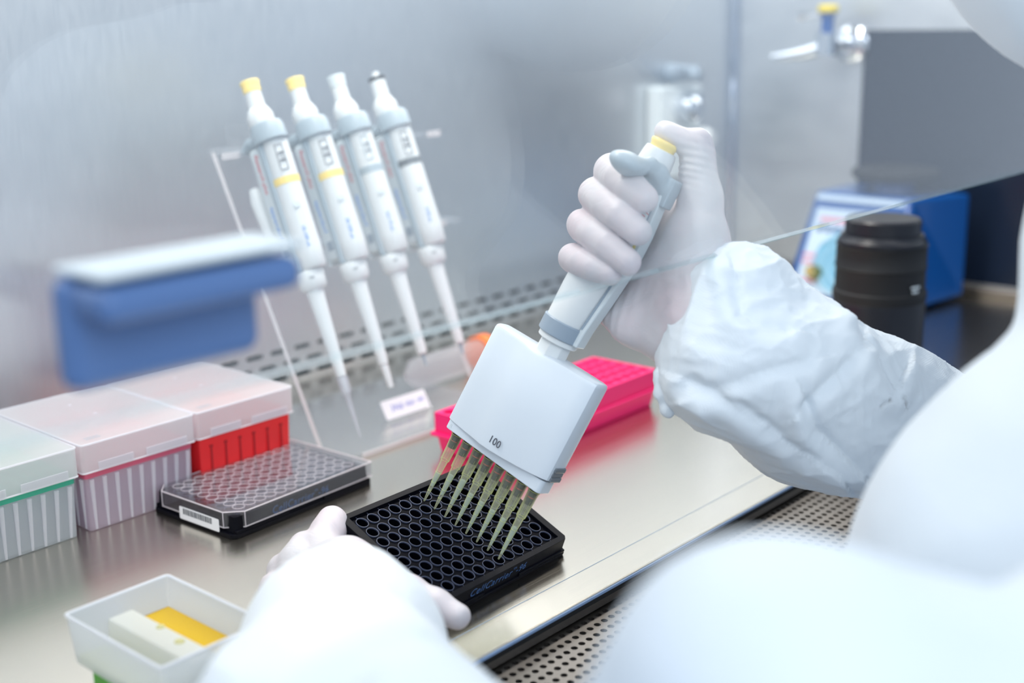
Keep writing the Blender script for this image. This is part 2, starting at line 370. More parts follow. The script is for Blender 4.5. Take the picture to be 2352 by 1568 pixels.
class SDF:
    def __init__(s, lo, hi, h):
        s.lo = np.array(lo, float); s.h = h; n = (np.ceil((np.array(hi) - lo) / h)).astype(int) + 1
        g = [np.arange(k, dtype=np.float32) * h + l for k, l in zip(n, s.lo)]
        s.X, s.Y, s.Z = np.meshgrid(*g, indexing='ij'); s.F = np.full(s.X.shape, 1e3, np.float32)
    def cap(s, a, b, ra, rb):
        a = np.array(a, np.float32); b = np.array(b, np.float32); d = b - a; L = max(float(d @ d), 1e-12)
        px, py, pz = s.X - a[0], s.Y - a[1], s.Z - a[2]
        t = np.clip((px * d[0] + py * d[1] + pz * d[2]) / L, 0, 1)
        return np.sqrt((px - t * d[0]) ** 2 + (py - t * d[1]) ** 2 + (pz - t * d[2]) ** 2) - (ra + (rb - ra) * t)
    def chain(s, pts, k):
        """pts: list of (x,y,z,r)"""
        D = None
        for p, q in zip(pts[:-1], pts[1:]):
            c = s.cap(p[:3], q[:3], p[3], q[3]); D = c if D is None else smin(D, c, k)
        return D
    def ell(s, c, r, R=None):
        px, py, pz = s.X - c[0], s.Y - c[1], s.Z - c[2]
        if R is not None: px, py, pz = [R[i][0] * px + R[i][1] * py + R[i][2] * pz for i in range(3)]
        q = np.sqrt((px / r[0]) ** 2 + (py / r[1]) ** 2 + (pz / r[2]) ** 2); return (q - 1) * min(r)
    def add(s, D, k=0.0): s.F = smin(s.F, D, k) if k else np.minimum(s.F, D)
    def cut(s, D, k): s.F = -smin(-s.F, D, k)
    def mesh(s): return surf(s.F, s.lo, s.h)
def smin(a, b, k):
    if k <= 0: return np.minimum(a, b)
    hh = np.maximum(k - np.abs(a - b), 0) / k; return np.minimum(a, b) - hh * hh * k * 0.25
def vnoise(P, sc, seed=0):
    """smooth value noise in [-1,1] at points P (n,3)"""
    q = P * sc + 100.37 + seed * 7.13; i = np.floor(q).astype(np.int64); f = q - i; f = f * f * (3 - 2 * f); r = 0
    for dx in (0, 1):
        for dy in (0, 1):
            for dz in (0, 1):
                hsh = ((i[:, 0] + dx) * 73856093 ^ (i[:, 1] + dy) * 19349663 ^ (i[:, 2] + dz) * 83492791 ^ (seed * 9176 + 77)) & 0x7fffffff
                hsh = (hsh * 1103515245 + 12345) & 0x7fffffff; v = ((hsh >> 8) % 65536) / 32768.0 - 1
                r = r + v * (f[:, 0] if dx else 1 - f[:, 0]) * (f[:, 1] if dy else 1 - f[:, 1]) * (f[:, 2] if dz else 1 - f[:, 2])
    return r
def vnormals(V, Q):
    n = np.cross(V[Q[:, 2]] - V[Q[:, 0]], V[Q[:, 3]] - V[Q[:, 1]]); out = np.zeros_like(V)
    for k in range(4): np.add.at(out, Q[:, k], n)
    return out / (np.linalg.norm(out, axis=1, keepdims=True) + 1e-12)
def relax(V, Q, it=2):
    for _ in range(it):
        s = np.zeros_like(V); c = np.zeros(len(V))
        for a, b in ((0, 1), (1, 2), (2, 3), (3, 0)):
            np.add.at(s, Q[:, a], V[Q[:, b]]); np.add.at(s, Q[:, b], V[Q[:, a]]); np.add.at(c, Q[:, a], 1); np.add.at(c, Q[:, b], 1)
        V = V * 0.5 + 0.5 * s / c[:, None]
    return V
def npmesh(name, V, Q, mat, parent=None):
    me = bpy.data.meshes.new(name); me.from_pydata(V.tolist(), [], Q.tolist()); me.update(); me.shade_smooth()
    return link(name, me, mat, parent)

# ================================================================== SETTING
bm = NB(); mw = T(0, 0.212, 0) @ RX(PI / 2)
hc = []
for z, off in ((0.0322, 0.2100), (0.0197, 0.2240), (0.0072, 0.2360)):
    for i in range(-21, 27): hc.append((off + i * 0.0272, z))
holes(bm, hc, 0.0272, 0.0125, rrect(0.0094, 0.0023, 0.0021, 3), 0.004, mw)
X0, X1 = -0.36, 0.947
for a, b in (((X0 - .02, 0.03845), (X1 + .02, 0.70)), ((X0 - .02, -0.02), (X1 + .02, 0.00095))):
    bm.faces.new([bm.verts.new((x, 0.212, z)) for x, z in ((a[0], a[1]), (b[0], a[1]), (b[0], b[1]), (a[0], b[1]))])
wb = struct(obj('wall_back', bm, 'wall', smooth=0))
bm = NB(); box(bm, X0, X1, 0.225, 0.235, -0.02, 0.06); obj('plenum', bm, 'dark', wb, smooth=0)
bm = NB()
box(bm, X1, X1 + 0.01, 0.030, 0.24, -0.02, 0.70); box(bm, X1, X1 + 0.01, -0.36, 0.030, 0.303, 0.70); box(bm, X1, X1 + 0.01, -0.36, 0.030, -0.02, 0.012)
wr = struct(obj('wall_right', bm, 'wall', smooth=0))
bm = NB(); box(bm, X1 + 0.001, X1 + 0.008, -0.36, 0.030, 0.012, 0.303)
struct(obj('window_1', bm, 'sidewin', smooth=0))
bm = NB(); tube(bm, [(X1 - 0.003, 0.209, -0.01), (X1 - 0.003, 0.209, 0.69)], 0.006, 8)
struct(obj('trim_1', bm, 'edge'))
bm = NB(); box(bm, X1 - 0.012, X1, -0.36, 0.20, 0.0, 0.010)
struct(obj('baseboard_right', bm, 'grille', bevel=0.002))
bm = NB(); box(bm, X0 - 0.01, X0, -0.30, 0.24, -0.02, 0.70); struct(obj('wall_left', bm, 'wall', smooth=0))
bm = NB(); box(bm, X0 - 0.01, X1 + 0.01, -0.30, 0.24, 0.70, 0.71); struct(obj('ceiling', bm, 'skirt', smooth=0))
bm = NB(); box(bm, -3.5, 4.5, -4, 3, -0.87, -0.85); struct(obj('floor', bm, 'floorm', smooth=0))

# cabinet worktop
wt = thing('worktop', 'brushed stainless steel worktop of the safety cabinet under all the labware', 'worktop')
bm = NB(); box(bm, X0, X1 - 0.002, -0.272, 0.2105, -0.010, 0.0); obj('work_surface', bm, 'worktop', wt, smooth=0, bevel=0.0012)
bm = NB(); box(bm, X0, X1 - 0.002, -0.2473, -0.2467, -0.0005, 0.00012); obj('seam', bm, 'rgrey', wt, smooth=0)
bm = NB(); box(bm, X0, X1 - 0.002, -0.2730, -0.2721, -0.0026, -0.0006); obj('edge_highlight', bm, 'edgeglint', wt, smooth=0, bevel=0.0005)  # blue-grey strip, a painted highlight on the steel edge
bm = NB(); box(bm, X0, X1 - 0.002, -0.2727, -0.2721, -0.0055, -0.0026); obj('painted_shadow_line', bm, 'dark', wt, smooth=0)  # near-black strip paints the shadow below the worktop edge
bm = NB(); box(bm, X0, X1 - 0.002, -0.2726, -0.2721, -0.0100, -0.0055); obj('front_skirt', bm, 'grille', wt, smooth=0)
bm = NB(); box(bm, X0, X1, -0.262, 0.22, -0.06, -0.016); obj('lower_tray', bm, 'dark', wt, smooth=0)
gr = thing('air_grille', 'perforated steel air intake grille along the front edge of the worktop', 'grille')
bm = NB(); px, py = 0.00665, 0.0071; hc = []
for r in range(12):
    for i in range(-20, 100): hc.append((-0.0654 + i * px + (px / 2 if r % 2 else 0), -0.2680 - r * py))
holes(bm, hc, px, py, circ(0.00205, 12), 0.0018, T(0, 0, -0.012))
obj('perforated_sheet', bm, 'grille', gr, smooth=0)
bm = NB()
box(bm, -0.36, X1, -0.2644, -0.2585, -0.0145, -0.012); box(bm, -0.36, X1, -0.368, -0.3497, -0.016, -0.012)
box(bm, 0.594, X1, -0.35, -0.2644, -0.0145, -0.012); box(bm, -0.36, -0.1984, -0.35, -0.2644, -0.0145, -0.012)
obj('sheet_border', bm, 'grille', gr, smooth=0)
bm = NB(); box(bm, -0.36, X1, -0.37, -0.262, -0.05, -0.035); obj('duct_bottom', bm, 'dark', gr, smooth=0)
bm = NB(); box(bm, -0.38, X1 + 0.01, -0.395, -0.370, -0.06, -0.008); tag(obj('arm_rest', bm, 'edge', bevel=0.006), 'steel front lip of the cabinet below the perforated grille', 'edge')
bm = NB(); box(bm, -0.38, X1 + 0.01, -0.39, 0.24, -0.85, -0.0605); tag(obj('cabinet_base', bm, 'skirt', smooth=0), 'white enamelled base of the safety cabinet under the worktop', 'cabinet base')

# sash
sa = thing('glass_sash', 'raised clear glass sash across the cabinet front, with a blue handle', 'glass sash')
bm = NB(); box(bm, X0, X1, -0.323, -0.317, 0.1985, 0.70); obj('glass_pane', bm, 'glass', sa, smooth=0)
bm = NB(); box(bm, X0, X1, -0.3229, -0.3171, 0.1979, 0.19845); o = obj('pane_edge', bm, 'glassedge', sa, smooth=0); o['label'] = 'pale green ground edge of the pane'
bm = NB(); box(bm, -0.319, -0.246, -0.336, -0.3235, 0.213, 0.250); h1 = obj('sash_handle', bm, 'handle', sa, bevel=0.006, seg=4); h1['label'] = 'blue plastic sash handle'
bm = NB(); box(bm, -0.316, -0.239, -0.352, -0.3235, 0.2502, 0.2528); obj('handle_top_strip', bm, 'lgrey', sa, bevel=0.0015)  # light grey strip along the top of the handle
bm = NB(); box(bm, -0.318, -0.243, -0.356, -0.336, 0.2375, 0.2485); obj('finger_lip', bm, 'handle', h1, bevel=0.0045, seg=4)

# gas tap on the right wall
TP = T(X1, 0.045, 0.287)
tp = thing('gas_tap', 'chrome gas tap with a yellow top on the right cabinet wall', 'tap', TP)
bm = NB(); lathe(bm, [(0.022, 0), (0.022, 0.004), (0.016, 0.008)], 28, RY(-PI / 2)); obj('wall_plate', bm, 'chrome', tp)
bm = NB(); tube(bm, [(-0.006, 0, 0), (-0.04, 0.004, 0.001), (-0.05, 0.01, 0.0)], [0.007, 0.007, 0.009], 14)
tube(bm, [(-0.05, 0.008, -0.012), (-0.05, 0.008, 0.014)], [0.013, 0.012], 18); tube(bm, [(-0.05, 0.012, -0.004), (-0.053, 0.035, -0.010), (-0.056, 0.062, -0.014), (-0.057, 0.078, -0.015)], [0.010, 0.008, 0.0055, 0.0035], 14)
obj('tap_body', bm, 'chrome', tp)
bm = NB(); lathe(bm, [(0.0075, 0.012), (0.0075, 0.032), (0.010, 0.034), (0.010, 0.037)], 20, T(-0.05, 0.008, 0)); obj('spindle', bm, 'mixblue', tp)
bm = NB(); lathe(bm, [(0.011, 0.037), (0.012, 0.039), (0.012, 0.044), (0.010, 0.046)], 24, T(-0.05, 0.008, 0)); q = obj('tap_cap', bm, 'capyellow', tp); q['label'] = 'yellow tap cap'
bm = NB(); tube(bm, [(-0.05, 0.012, 0.034), (-0.05, 0.034, 0.034), (-0.05, 0.044, 0.033)], [0.004, 0.0035, 0.006], 12); obj('lever', bm, 'chrome', tp)
# service outlet on the back wall
so = thing('service_outlet', 'chrome service outlet fitting on the back wall behind the raised gloved thumb', 'outlet', T(0.797, 0.212, 0.205))
bm = NB(); box(bm, -0.045, 0.045, -0.022, -0.0005, -0.075, 0.036); obj('housing', bm, 'lgrey', so, bevel=0.004)
bm = NB(); lathe(bm, [(0.016, 0), (0.016, 0.02), (0.010, 0.026)], 24, T(0.0, -0.022, 0.008) @ RX(PI / 2)); obj('knob', bm, 'chrome', so)
bm = NB(); lathe(bm, [(0.013, 0), (0.013, 0.022), (0.008, 0.03)], 24, T(0.022, -0.022, -0.028) @ RX(PI / 2)); obj('knob', bm, 'white', so)
bm = NB(); box(bm, 0.006, 0.042, -0.0245, -0.0222, -0.006, 0.026); obj('dark_inset', bm, 'rgrey', so, bevel=0.001)
tp2 = thing('gas_tap', 'small dark tap above the chrome outlet on the back wall', 'tap', T(0.800, 0.212, 0.256))
bm = NB(); tube(bm, [(0, -0.0005, 0), (0, -0.03, 0), (0.0, -0.045, -0.004)], [0.012, 0.009, 0.006], 16); tube(bm, [(-0.02, -0.028, 0.004), (0.02, -0.028, 0.004)], 0.005, 10)
obj('tap_body', bm, 'rgrey', tp2)

# ================================================================== WELL PLATES
def make_plate(name, label, mat4, cat='well plate'):
    r = thing(name, label, cat, mat4)
    bm = NB(); prism(bm, rect(0.06388, 0.04274, 0.003, (1, 1, 1, 1)), 0.0, 0.0030, taper=0.995)
    for s in (-1, 1):
        for a, b in ((-0.061, -0.016), (0.016, 0.061)): box(bm, a, b, s * 0.0412 - 0.0012, s * 0.0412 + 0.0012, 0.003, 0.0052)
    obj('base_flange', bm, 'black', r, smooth=0, bevel=0.0005)
    # walls as a ring
    bm = NB(); o = rect(0.0605, 0.0408, 0.0022); i = rect(0.0553, 0.0371, 0.0002)
    for z0, z1 in ((0.003, 0.0142),):
        A = [bm.verts.new((x, y, z0)) for x, y in rect(0.0612, 0.0414, 0.0022)]; B = [bm.verts.new((x, y, z1)) for x, y in o]; Cc = [bm.verts.new((x, y, z1)) for x, y in i]; D = [bm.verts.new((x, y, 0.0122)) for x, y in i]
        for k in range(8):
            j = (k + 1) % 8
            for P, Q in ((A, B), (B, Cc), (Cc, D)): bm.faces.new((P[k], P[j], Q[j], Q[k]))
    obj('side_wall', bm, 'black', r, smooth=0, bevel=0.0004)
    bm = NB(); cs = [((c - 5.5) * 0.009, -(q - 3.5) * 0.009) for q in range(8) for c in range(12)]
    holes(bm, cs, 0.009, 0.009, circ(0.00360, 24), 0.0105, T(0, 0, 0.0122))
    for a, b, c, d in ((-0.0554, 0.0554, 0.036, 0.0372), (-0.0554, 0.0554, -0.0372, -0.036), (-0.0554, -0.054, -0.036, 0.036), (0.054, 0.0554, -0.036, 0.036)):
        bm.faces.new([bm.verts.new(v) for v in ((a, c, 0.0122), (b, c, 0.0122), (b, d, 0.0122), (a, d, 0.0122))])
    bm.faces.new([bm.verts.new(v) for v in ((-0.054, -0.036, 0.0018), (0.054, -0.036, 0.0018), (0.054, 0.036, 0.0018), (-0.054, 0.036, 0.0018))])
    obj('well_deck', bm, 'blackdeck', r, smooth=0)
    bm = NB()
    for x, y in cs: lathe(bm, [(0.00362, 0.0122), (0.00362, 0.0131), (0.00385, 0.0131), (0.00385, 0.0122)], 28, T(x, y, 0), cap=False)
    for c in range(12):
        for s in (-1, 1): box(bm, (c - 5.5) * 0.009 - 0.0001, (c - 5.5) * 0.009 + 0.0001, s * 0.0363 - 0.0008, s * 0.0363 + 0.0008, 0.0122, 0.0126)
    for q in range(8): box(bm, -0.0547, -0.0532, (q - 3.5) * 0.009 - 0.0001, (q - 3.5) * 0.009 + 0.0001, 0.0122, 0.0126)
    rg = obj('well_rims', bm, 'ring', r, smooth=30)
    m = T(-0.030, -0.0412, 0.0090) @ RX(math.radians(84))
    tx = text('plate_lettering', 'CellCarrier', 0.0072, 'bluetext', r, m, shear=0.25, space=1.12); tx['label'] = 'blue printed lettering'
    text('plate_lettering', 'TM', 0.0024, 'bluetext', r, T(0.0085, -0.0410, 0.0112) @ RX(math.radians(84)))
    text('plate_lettering', '-96', 0.0068, 'bluetext', r, T(0.0115, -0.0412, 0.0090) @ RX(math.radians(84)), shear=0.25, space=1.1)
    return r
PR = Matrix(((0.99911794, -0.03473277, 0.02360028), (0.04142629, 0.9072118, -0.41862945), (-0.00687029, 0.41923786, 0.90785044)))
PC = Vector((-0.00627862, -0.19240737, 0.02926022)) - PR @ Vector((0, 0, 0.0131))
make_plate('well_plate', 'open black 96-well plate tilted by the gloved left hand under the pipette tips', Matrix.Translation(PC) @ PR.to_4x4())
p2 = make_plate('well_plate', 'black 96-well plate with a clear lid and barcode label, flat beside the tip boxes', RZ(0.0503))
bm = NB(); L0 = rect(0.0632, 0.0421, 0.010, (1, 0, 0, 1)); shell(bm, L0, 0.0168, 0.0062, 0.0009)
lid = obj('plate_lid', bm, 'plid', p2, smooth=0); lid['label'] = 'clear lid with bevelled corners'
bm = NB()
for z in (0.0168, 0.0062):
    for k in range(len(L0)):
        a, b = L0[k], L0[(k + 1) % len(L0)]; tube(bm, [(a[0], a[1], z), (b[0], b[1], z)], 0.00042, 6)
for a in (L0[0], L0[1], L0[-1], L0[-2]): tube(bm, [(a[0], a[1], 0.0062), (a[0], a[1], 0.0168)], 0.00035, 6)
for q in range(8):
    for c in range(12): 
        n = 24; R = 0.0040; pts = [((c - 5.5) * 0.009 + R * math.cos(2 * PI * i / n), -(q - 3.5) * 0.009 + R * math.sin(2 * PI * i / n), 0.0164) for i in range(n + 1)]
        tube(bm, pts, 0.00028, 4)
obj('lid_edges', bm, 'lidrim', lid, smooth=60)
bm = NB(); prism(bm, rrect(0.0205, 0.0044, 0.001, 3), 0, 0.00025, T(-0.06385, -0.008, 0.0068) @ RZ(-PI / 2) @ RX(PI / 2))
bl = obj('barcode_label', bm, 'label', p2, smooth=0); bl['label'] = 'white barcode sticker'
bm = NB(); x = -0.0165; k = 0
for w in (3, 1, 1, 2, 1, 3, 1, 1, 2, 2, 1, 1, 3, 2, 1, 1, 2, 1, 3, 1, 2, 1, 1, 3, 1, 2, 1, 1, 2, 1):
    w *= 0.00035
    if x > 0.0155: break
    if k % 1 == 0: box(bm, x, x + w, -0.0005, 0.0036, 0.0003, 0.00036, T(-0.06385, -0.008, 0.0068) @ RZ(-PI / 2) @ RX(PI / 2))
    x += w + 0.00045; k += 1
obj('barcode', bm, 'ink', bl, smooth=0)

# ================================================================== TIP BOXES
def tip_box(x0, x1, label, kind):
    cx = (x0 + x1) / 2; y0, y1 = 0.036, 0.152; cy = (y0 + y1) / 2
    r = thing('tip_box', label, 'tip box', T(cx, cy, 0), 'pipette tip boxes in a row'); hx = (x1 - x0) / 2 - 0.0008; hy = (y1 - y0) / 2
    bx, by = hx - 0.0022, hy - 0.002
    base = 'red' if kind == 'r' else ('traypink' if kind == 'p' else 'tray'); sheet = {'r': 'sheetr', 'p': 'sheetp', 'g': 'sheetg'}[kind]
    bm = NB(); shell(bm, rrect(bx, by, 0.002, 3), 0.0005, 0.0415, 0.0012, taper=0.975)
    obj('tray', bm, base, r, smooth=40)
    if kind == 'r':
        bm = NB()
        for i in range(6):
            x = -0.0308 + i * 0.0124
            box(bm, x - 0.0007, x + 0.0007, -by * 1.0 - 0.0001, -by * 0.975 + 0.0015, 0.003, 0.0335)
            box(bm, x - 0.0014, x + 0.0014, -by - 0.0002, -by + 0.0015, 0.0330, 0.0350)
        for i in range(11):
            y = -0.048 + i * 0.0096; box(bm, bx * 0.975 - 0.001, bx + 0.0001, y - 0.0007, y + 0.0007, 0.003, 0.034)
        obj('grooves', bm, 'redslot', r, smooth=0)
    else:
        bm = NB()
        for i in range(9):
            x = -0.037 + i * 0.00925
            for s in (-1, 1): tube(bm, [(x * 0.96, s * (by * 0.972), 0.001), (x, s * (by + 0.0004), 0.036)], [0.0009, 0.0016], 8)
        for i in range(12):
            y = -0.051 + i * 0.0093
            for s in (-1, 1): tube(bm, [(s * bx * 0.972, y * 0.96, 0.001), (s * (bx + 0.0003), y, 0.036)], [0.0009, 0.0016], 8)
        for i in range(8):
            for j in range(11): tube(bm, [(-0.0325 + i * 0.0093, -0.047 + j * 0.0094, 0.0032), (-0.0325 + i * 0.0093, -0.047 + j * 0.0094, 0.038)], [0.0011, 0.0033], 8)
        obj('tray_ribs', bm, 'ribw', r, smooth=50)
    bm = NB(); prism(bm, rrect(bx - 0.0013, by - 0.0013, 0.002, 3), 0.0385, 0.0445)
    for i in range(8):
        for j in range(12):
            if kind == 'g' or (i + j) % 1 == 0: lathe(bm, [(0.0034, 0.0445), (0.0034, 0.0475), (0.0022, 0.0476)], 10, T(-0.0315 + i * 0.009, -0.0495 + j * 0.009, 0))
    obj('tip_sheet', bm, sheet, r, smooth=40)
    if kind != 'r':
        bm = NB(); prism(bm, rrect(bx + 0.0002, by + 0.0002, 0.002, 3), 0.0372, 0.0405); obj('sheet_rim', bm, sheet, r, smooth=40)
    bm = NB(); shell(bm, rrect(hx, hy, 0.0022, 3), 0.0612, 0.0415, 0.0011)
    ld = obj('lid', bm, 'lid', r, smooth=40)
    bm = NB(); pts = rrect(hx, hy, 0.0022, 3)
    for z, rr in ((0.0610, 0.0007), (0.0418, 0.0006)):
        tube(bm, [(a, b, z) for a, b in pts + pts[:1]], rr, 6)
    box(bm, -0.032, -0.006, -hy - 0.0006, -hy, 0.0425, 0.0475); box(bm, 0.004, 0.036, -hy - 0.0006, -hy, 0.0425, 0.0475)
    for x, y in ((0, 0.03), (0.001, -0.002)): lathe(bm, [(0.0016, 0.0612), (0.0012, 0.0617)], 12, T(x, y, 0))
    obj('lid_rim', bm, 'ribw', ld, smooth=40)
    bm = NB(); 
    for i in range(5): box(bm, -0.034 + i * 0.0022, -0.0325 + i * 0.0022, -0.050, -0.0485, 0.0613, 0.06135); box(bm, -0.034 + i * 0.0022, -0.0325 + i * 0.0022, -0.047, -0.0455, 0.0613, 0.06135)
    obj('lid_marking', bm, 'mgrey', ld, smooth=0)
tip_box(-0.0285, 0.0580, 'red pipette tip box with a frosted lid, behind the lidded well plate', 'r')
tip_box(-0.1170, -0.0290, 'middle frosted tip box with a pink tip layer and ribbed clear tray', 'p')
tip_box(-0.2070, -0.1185, 'frosted tip box with a green tip layer, cut by the left picture edge', 'g')

# ================================================================== PINK MICROTUBE RACK
ang = math.radians(1.1)
FR = Vector((0.3485, -0.0890)); ux = Vector((math.cos(ang), math.sin(ang))); uy = Vector((-ux.y, ux.x))
c0 = FR - ux * 0.102 + uy * 0.0335
rk = thing('tube_rack', 'neon pink microtube rack with rows of round holes, behind the multichannel pipette', 'rack', T(c0.x, c0.y, 0) @ RZ(ang))
bm = NB(); cs = [((i - 7.5) * 0.0125, (j - 2) * 0.0125) for i in range(16) for j in range(5)]
holes(bm, cs, 0.0125, 0.0125, circ(0.0050, 20), 0.016, T(0, 0, 0.0320))
HX, HY = 0.102, 0.0335; a, b = 0.1000, 0.03125
O = [bm.verts.new((x, y, 0.0320)) for x, y in rect(HX, HY)]; I = [bm.verts.new((x, y, 0.0320)) for x, y in rect(a, b)]; Lw = [bm.verts.new((x, y, 0.016)) for x, y in rect(HX, HY)]
for k in range(4): j = (k + 1) % 4; bm.faces.new((O[k], O[j], I[j], I[k])); bm.faces.new((O[k], O[j], Lw[j], Lw[k]))
obj('hole_block', bm, 'pink', rk, smooth=0)
bm = NB(); box(bm, -HX - 0.003, HX + 0.003, -HY - 0.0025, HY + 0.0025, 0.0135, 0.0165); obj('rim_flange', bm, 'pink', rk, smooth=0, bevel=0.001)
bm = NB(); box(bm, -HX + 0.001, HX - 0.001, -HY + 0.001, HY - 0.001, 0.0, 0.0135, taper=0.002); obj('rack_base', bm, 'pink', rk, smooth=0, bevel=0.0012)

# ================================================================== RESERVOIR TUB
rx0, rx1, ry0, ry1 = -0.2325, -0.1740, -0.2270, -0.1450; rcx, rcy = (rx0 + rx1) / 2, (ry0 + ry1) / 2; hx, hy = (rx1 - rx0) / 2, (ry1 - ry0) / 2
bm = NB(); box(bm, -hx + 0.0010, hx - 0.003, -hy + 0.004, hy - 0.010, 0, 0.006); box(bm, -hx + 0.0045, hx - 0.004, -hy + 0.005, hy - 0.012, 0.006, 0.0205)
gb = tag(obj('green_stand', bm, 'greenp', bevel=0.0015), 'green plastic stand under the frosted reagent reservoir', 'stand'); gb.location = (rcx, rcy, 0)
rv = thing('reagent_reservoir', 'frosted open reagent reservoir with yellow liquid, on the green stand in the near left corner', 'reservoir', T(rcx, rcy, 0.0206))
bm = NB(); shell(bm, rrect(hx, hy, 0.002, 3), 0.0, 0.0252, 0.0011, taper=0.94); obj('tub', bm, 'tub', rv, smooth=40)
bm = NB(); pts = rrect(hx, hy, 0.002, 3); tube(bm, [(p[0], p[1], 0.0252) for p in pts + pts[:1]], 0.0008, 8); obj('tub_rim', bm, 'tubrim', rv)
bm = NB(); box(bm, -0.0105, 0.0035, -hy + 0.004, hy - 0.0065, 0.0012, 0.0180, taper=-0.001); obj('divider', bm, 'divider', rv, smooth=0, bevel=0.0012)
bm = NB(); box(bm, 0.0050, hx - 0.0030, -hy + 0.0030, hy - 0.0030, 0.0012, 0.0095); q = obj('liquid', bm, 'liqy', rv, smooth=0); q['label'] = 'yellow liquid'
bm = NB(); box(bm, -hx + 0.0035, -0.0118, -hy + 0.0035, hy - 0.0035, 0.0012, 0.0035); q = obj('liquid', bm, 'liqg', rv, smooth=0); q['label'] = 'pale olive liquid'
for x, y, rr in ((0.0012, 0.006, 0.0022), (-0.0015, -0.014, 0.0026)):
    bm = NB(); lathe(bm, [(rr, 0.0180), (rr * 0.85, 0.0187), (rr * 0.4, 0.0191)], 20, T(x, y, 0)); obj('drop', bm, 'bubble', rv)
text('reservoir_mark', 'I', 0.006, 'bluetext', rv, T(-0.008, -hy - 0.0006, 0.012) @ RX(PI / 2))

# ================================================================== CONICAL TUBE
tb = thing('centrifuge_tube', 'clear conical tube with an orange cap lying behind the pipette stand label', 'tube', T(0.232, 0.098, 0.0175) @ RZ(math.radians(3)) @ RY(PI / 2))
bm = NB(); lathe(bm, [(0.003, 0), (0.0139, 0.014), (0.0142, 0.10)], 32, cap=True); obj('tube_body', bm, 'tube', tb)
bm = NB(); lathe(bm, [(0.0165, 0.099), (0.0168, 0.101), (0.0168, 0.112), (0.0155, 0.1135)], 36, flute=0.012, nf=12); q = obj('tube_cap', bm, 'orange', tb); q['label'] = 'orange screw cap'

# ================================================================== VORTEX MIXER
mv = thing('vortex_mixer', 'blue vortex mixer with a round black platform, by the right cabinet wall', 'mixer', T(0.7785, -0.042, 0.0) @ RZ(math.radians(-2)))
DX = 0.125; HYm = 0.076
bm = NB(); 
cr_ = [(0, -0.076, 0.006), (0, 0.076, 0.006), (DX, 0.072, 0.006), (DX, -0.086, 0.006), (0.042, -0.054, 0.124), (0.042, 0.062, 0.124), (DX, 0.062, 0.124), (DX, -0.086, 0.124)]
vv = [bm.verts.new(c) for c in cr_]
for f in ((0, 1, 2, 3), (4, 7, 6, 5), (0, 4, 5, 1), (1, 5, 6, 2), (2, 6, 7, 3), (3, 7, 4, 0)): bm.faces.new([vv[i] for i in f])
obj('housing', bm, 'mixblue', mv, smooth=0, bevel=0.004, seg=3)
th = math.atan2(0.042, 0.118); mf = T(-0.0006, 0, 0.006) @ RY(th) @ RZ(-PI / 2) @ RX(PI / 2)   # label plane: x along -y world side, y up the face
mfl = Matrix(((0, 0, -1, -0.0007), (-1, 0, 0, 0), (0, 1, 0, 0.006), (0, 0, 0, 1))); mfl = T(-0.0007, 0, 0.006) @ RY(th) @ Matrix(((0, 0, -1, 0), (-1, 0, 0, 0), (0, 1, 0, 0), (0, 0, 0, 1)))
bm = NB(); prism(bm, [(-0.064, 0.006), (0.066, 0.006), (0.050, 0.106), (-0.055, 0.106)], 0, 0.0008, mfl); lb = obj('front_label', bm, 'mixlabel', mv, smooth=0)
bm = NB(); prism(bm, [(-0.059, 0.1155), (0.050, 0.1155), (0.049, 0.122), (-0.058, 0.122)], 0, 0.0008, mfl); obj('top_strip', bm, 'mixlabel', mv, smooth=0)
bm = NB(); lathe(bm, [(0.037, 0.0008), (0.037, 0.0012)], 48, mfl @ T(-0.008, 0.045, 0)); sw = obj('swirl_disc', bm, 'swirl', lb)
bm = NB()
for ph in (0, 2.1, 4.2):
    tube(bm, [(-0.008 + (0.002 + 0.0052 * t) * math.cos(t * 1.05 + ph), 0.045 + (0.002 + 0.0052 * t) * math.sin(t * 1.05 + ph), 0.0013) for t in [k * 0.22 for k in range(30)]], [0.0006 + 0.00006 * k for k in range(30)], 6, mfl)
obj('swirl_lines', bm, 'swirl2', lb)
for i, (x, y, w, hh) in enumerate(((-0.048, 0.090, 0.090, 0.006), (-0.060, 0.048, 0.016, 0.004), (-0.060, 0.040, 0.014, 0.004), (-0.060, 0.018, 0.022, 0.004), (0.040, 0.016, 0.020, 0.004), (0.046, 0.05, 0.014, 0.004))):
    bm = NB(); prism(bm, [(x, y), (x + w, y), (x + w, y + hh), (x, y + hh)], 0.0008, 0.0012, mfl); obj('pink_print', bm, 'pinkprint', lb, smooth=0)
bm = NB()
for i in range(9): prism(bm, [(-0.050 + i * 0.0105, 0.0785), (-0.0435 + i * 0.0105, 0.0785), (-0.042 + i * 0.0105, 0.086), (-0.0485 + i * 0.0105, 0.086)], 0.0008, 0.0012, mfl)
obj('blue_print', bm, 'bluetext', lb, smooth=0)
bm = NB(); lathe(bm, [(0.009, 0.0008), (0.009, 0.006), (0.006, 0.011), (0.006, 0.015)], 20, mfl @ T(-0.040, 0.030, 0)); q = obj('knob', bm, 'brass', mv); q['label'] = 'shiny metal knob'
bm = NB(); lathe(bm, [(0.025, 0.128), (0.023, 0.134), (0.0205, 0.146)], 28, T(0.088, -0.012, -0.008)); obj('neck', bm, 'mixblue', mv)
bm = NB(); lathe(bm, [(0.014, 0.146), (0.042, 0.149), (0.0485, 0.152), (0.0485, 0.159), (0.045, 0.1605)], 48, T(0.088, -0.012, -0.010))
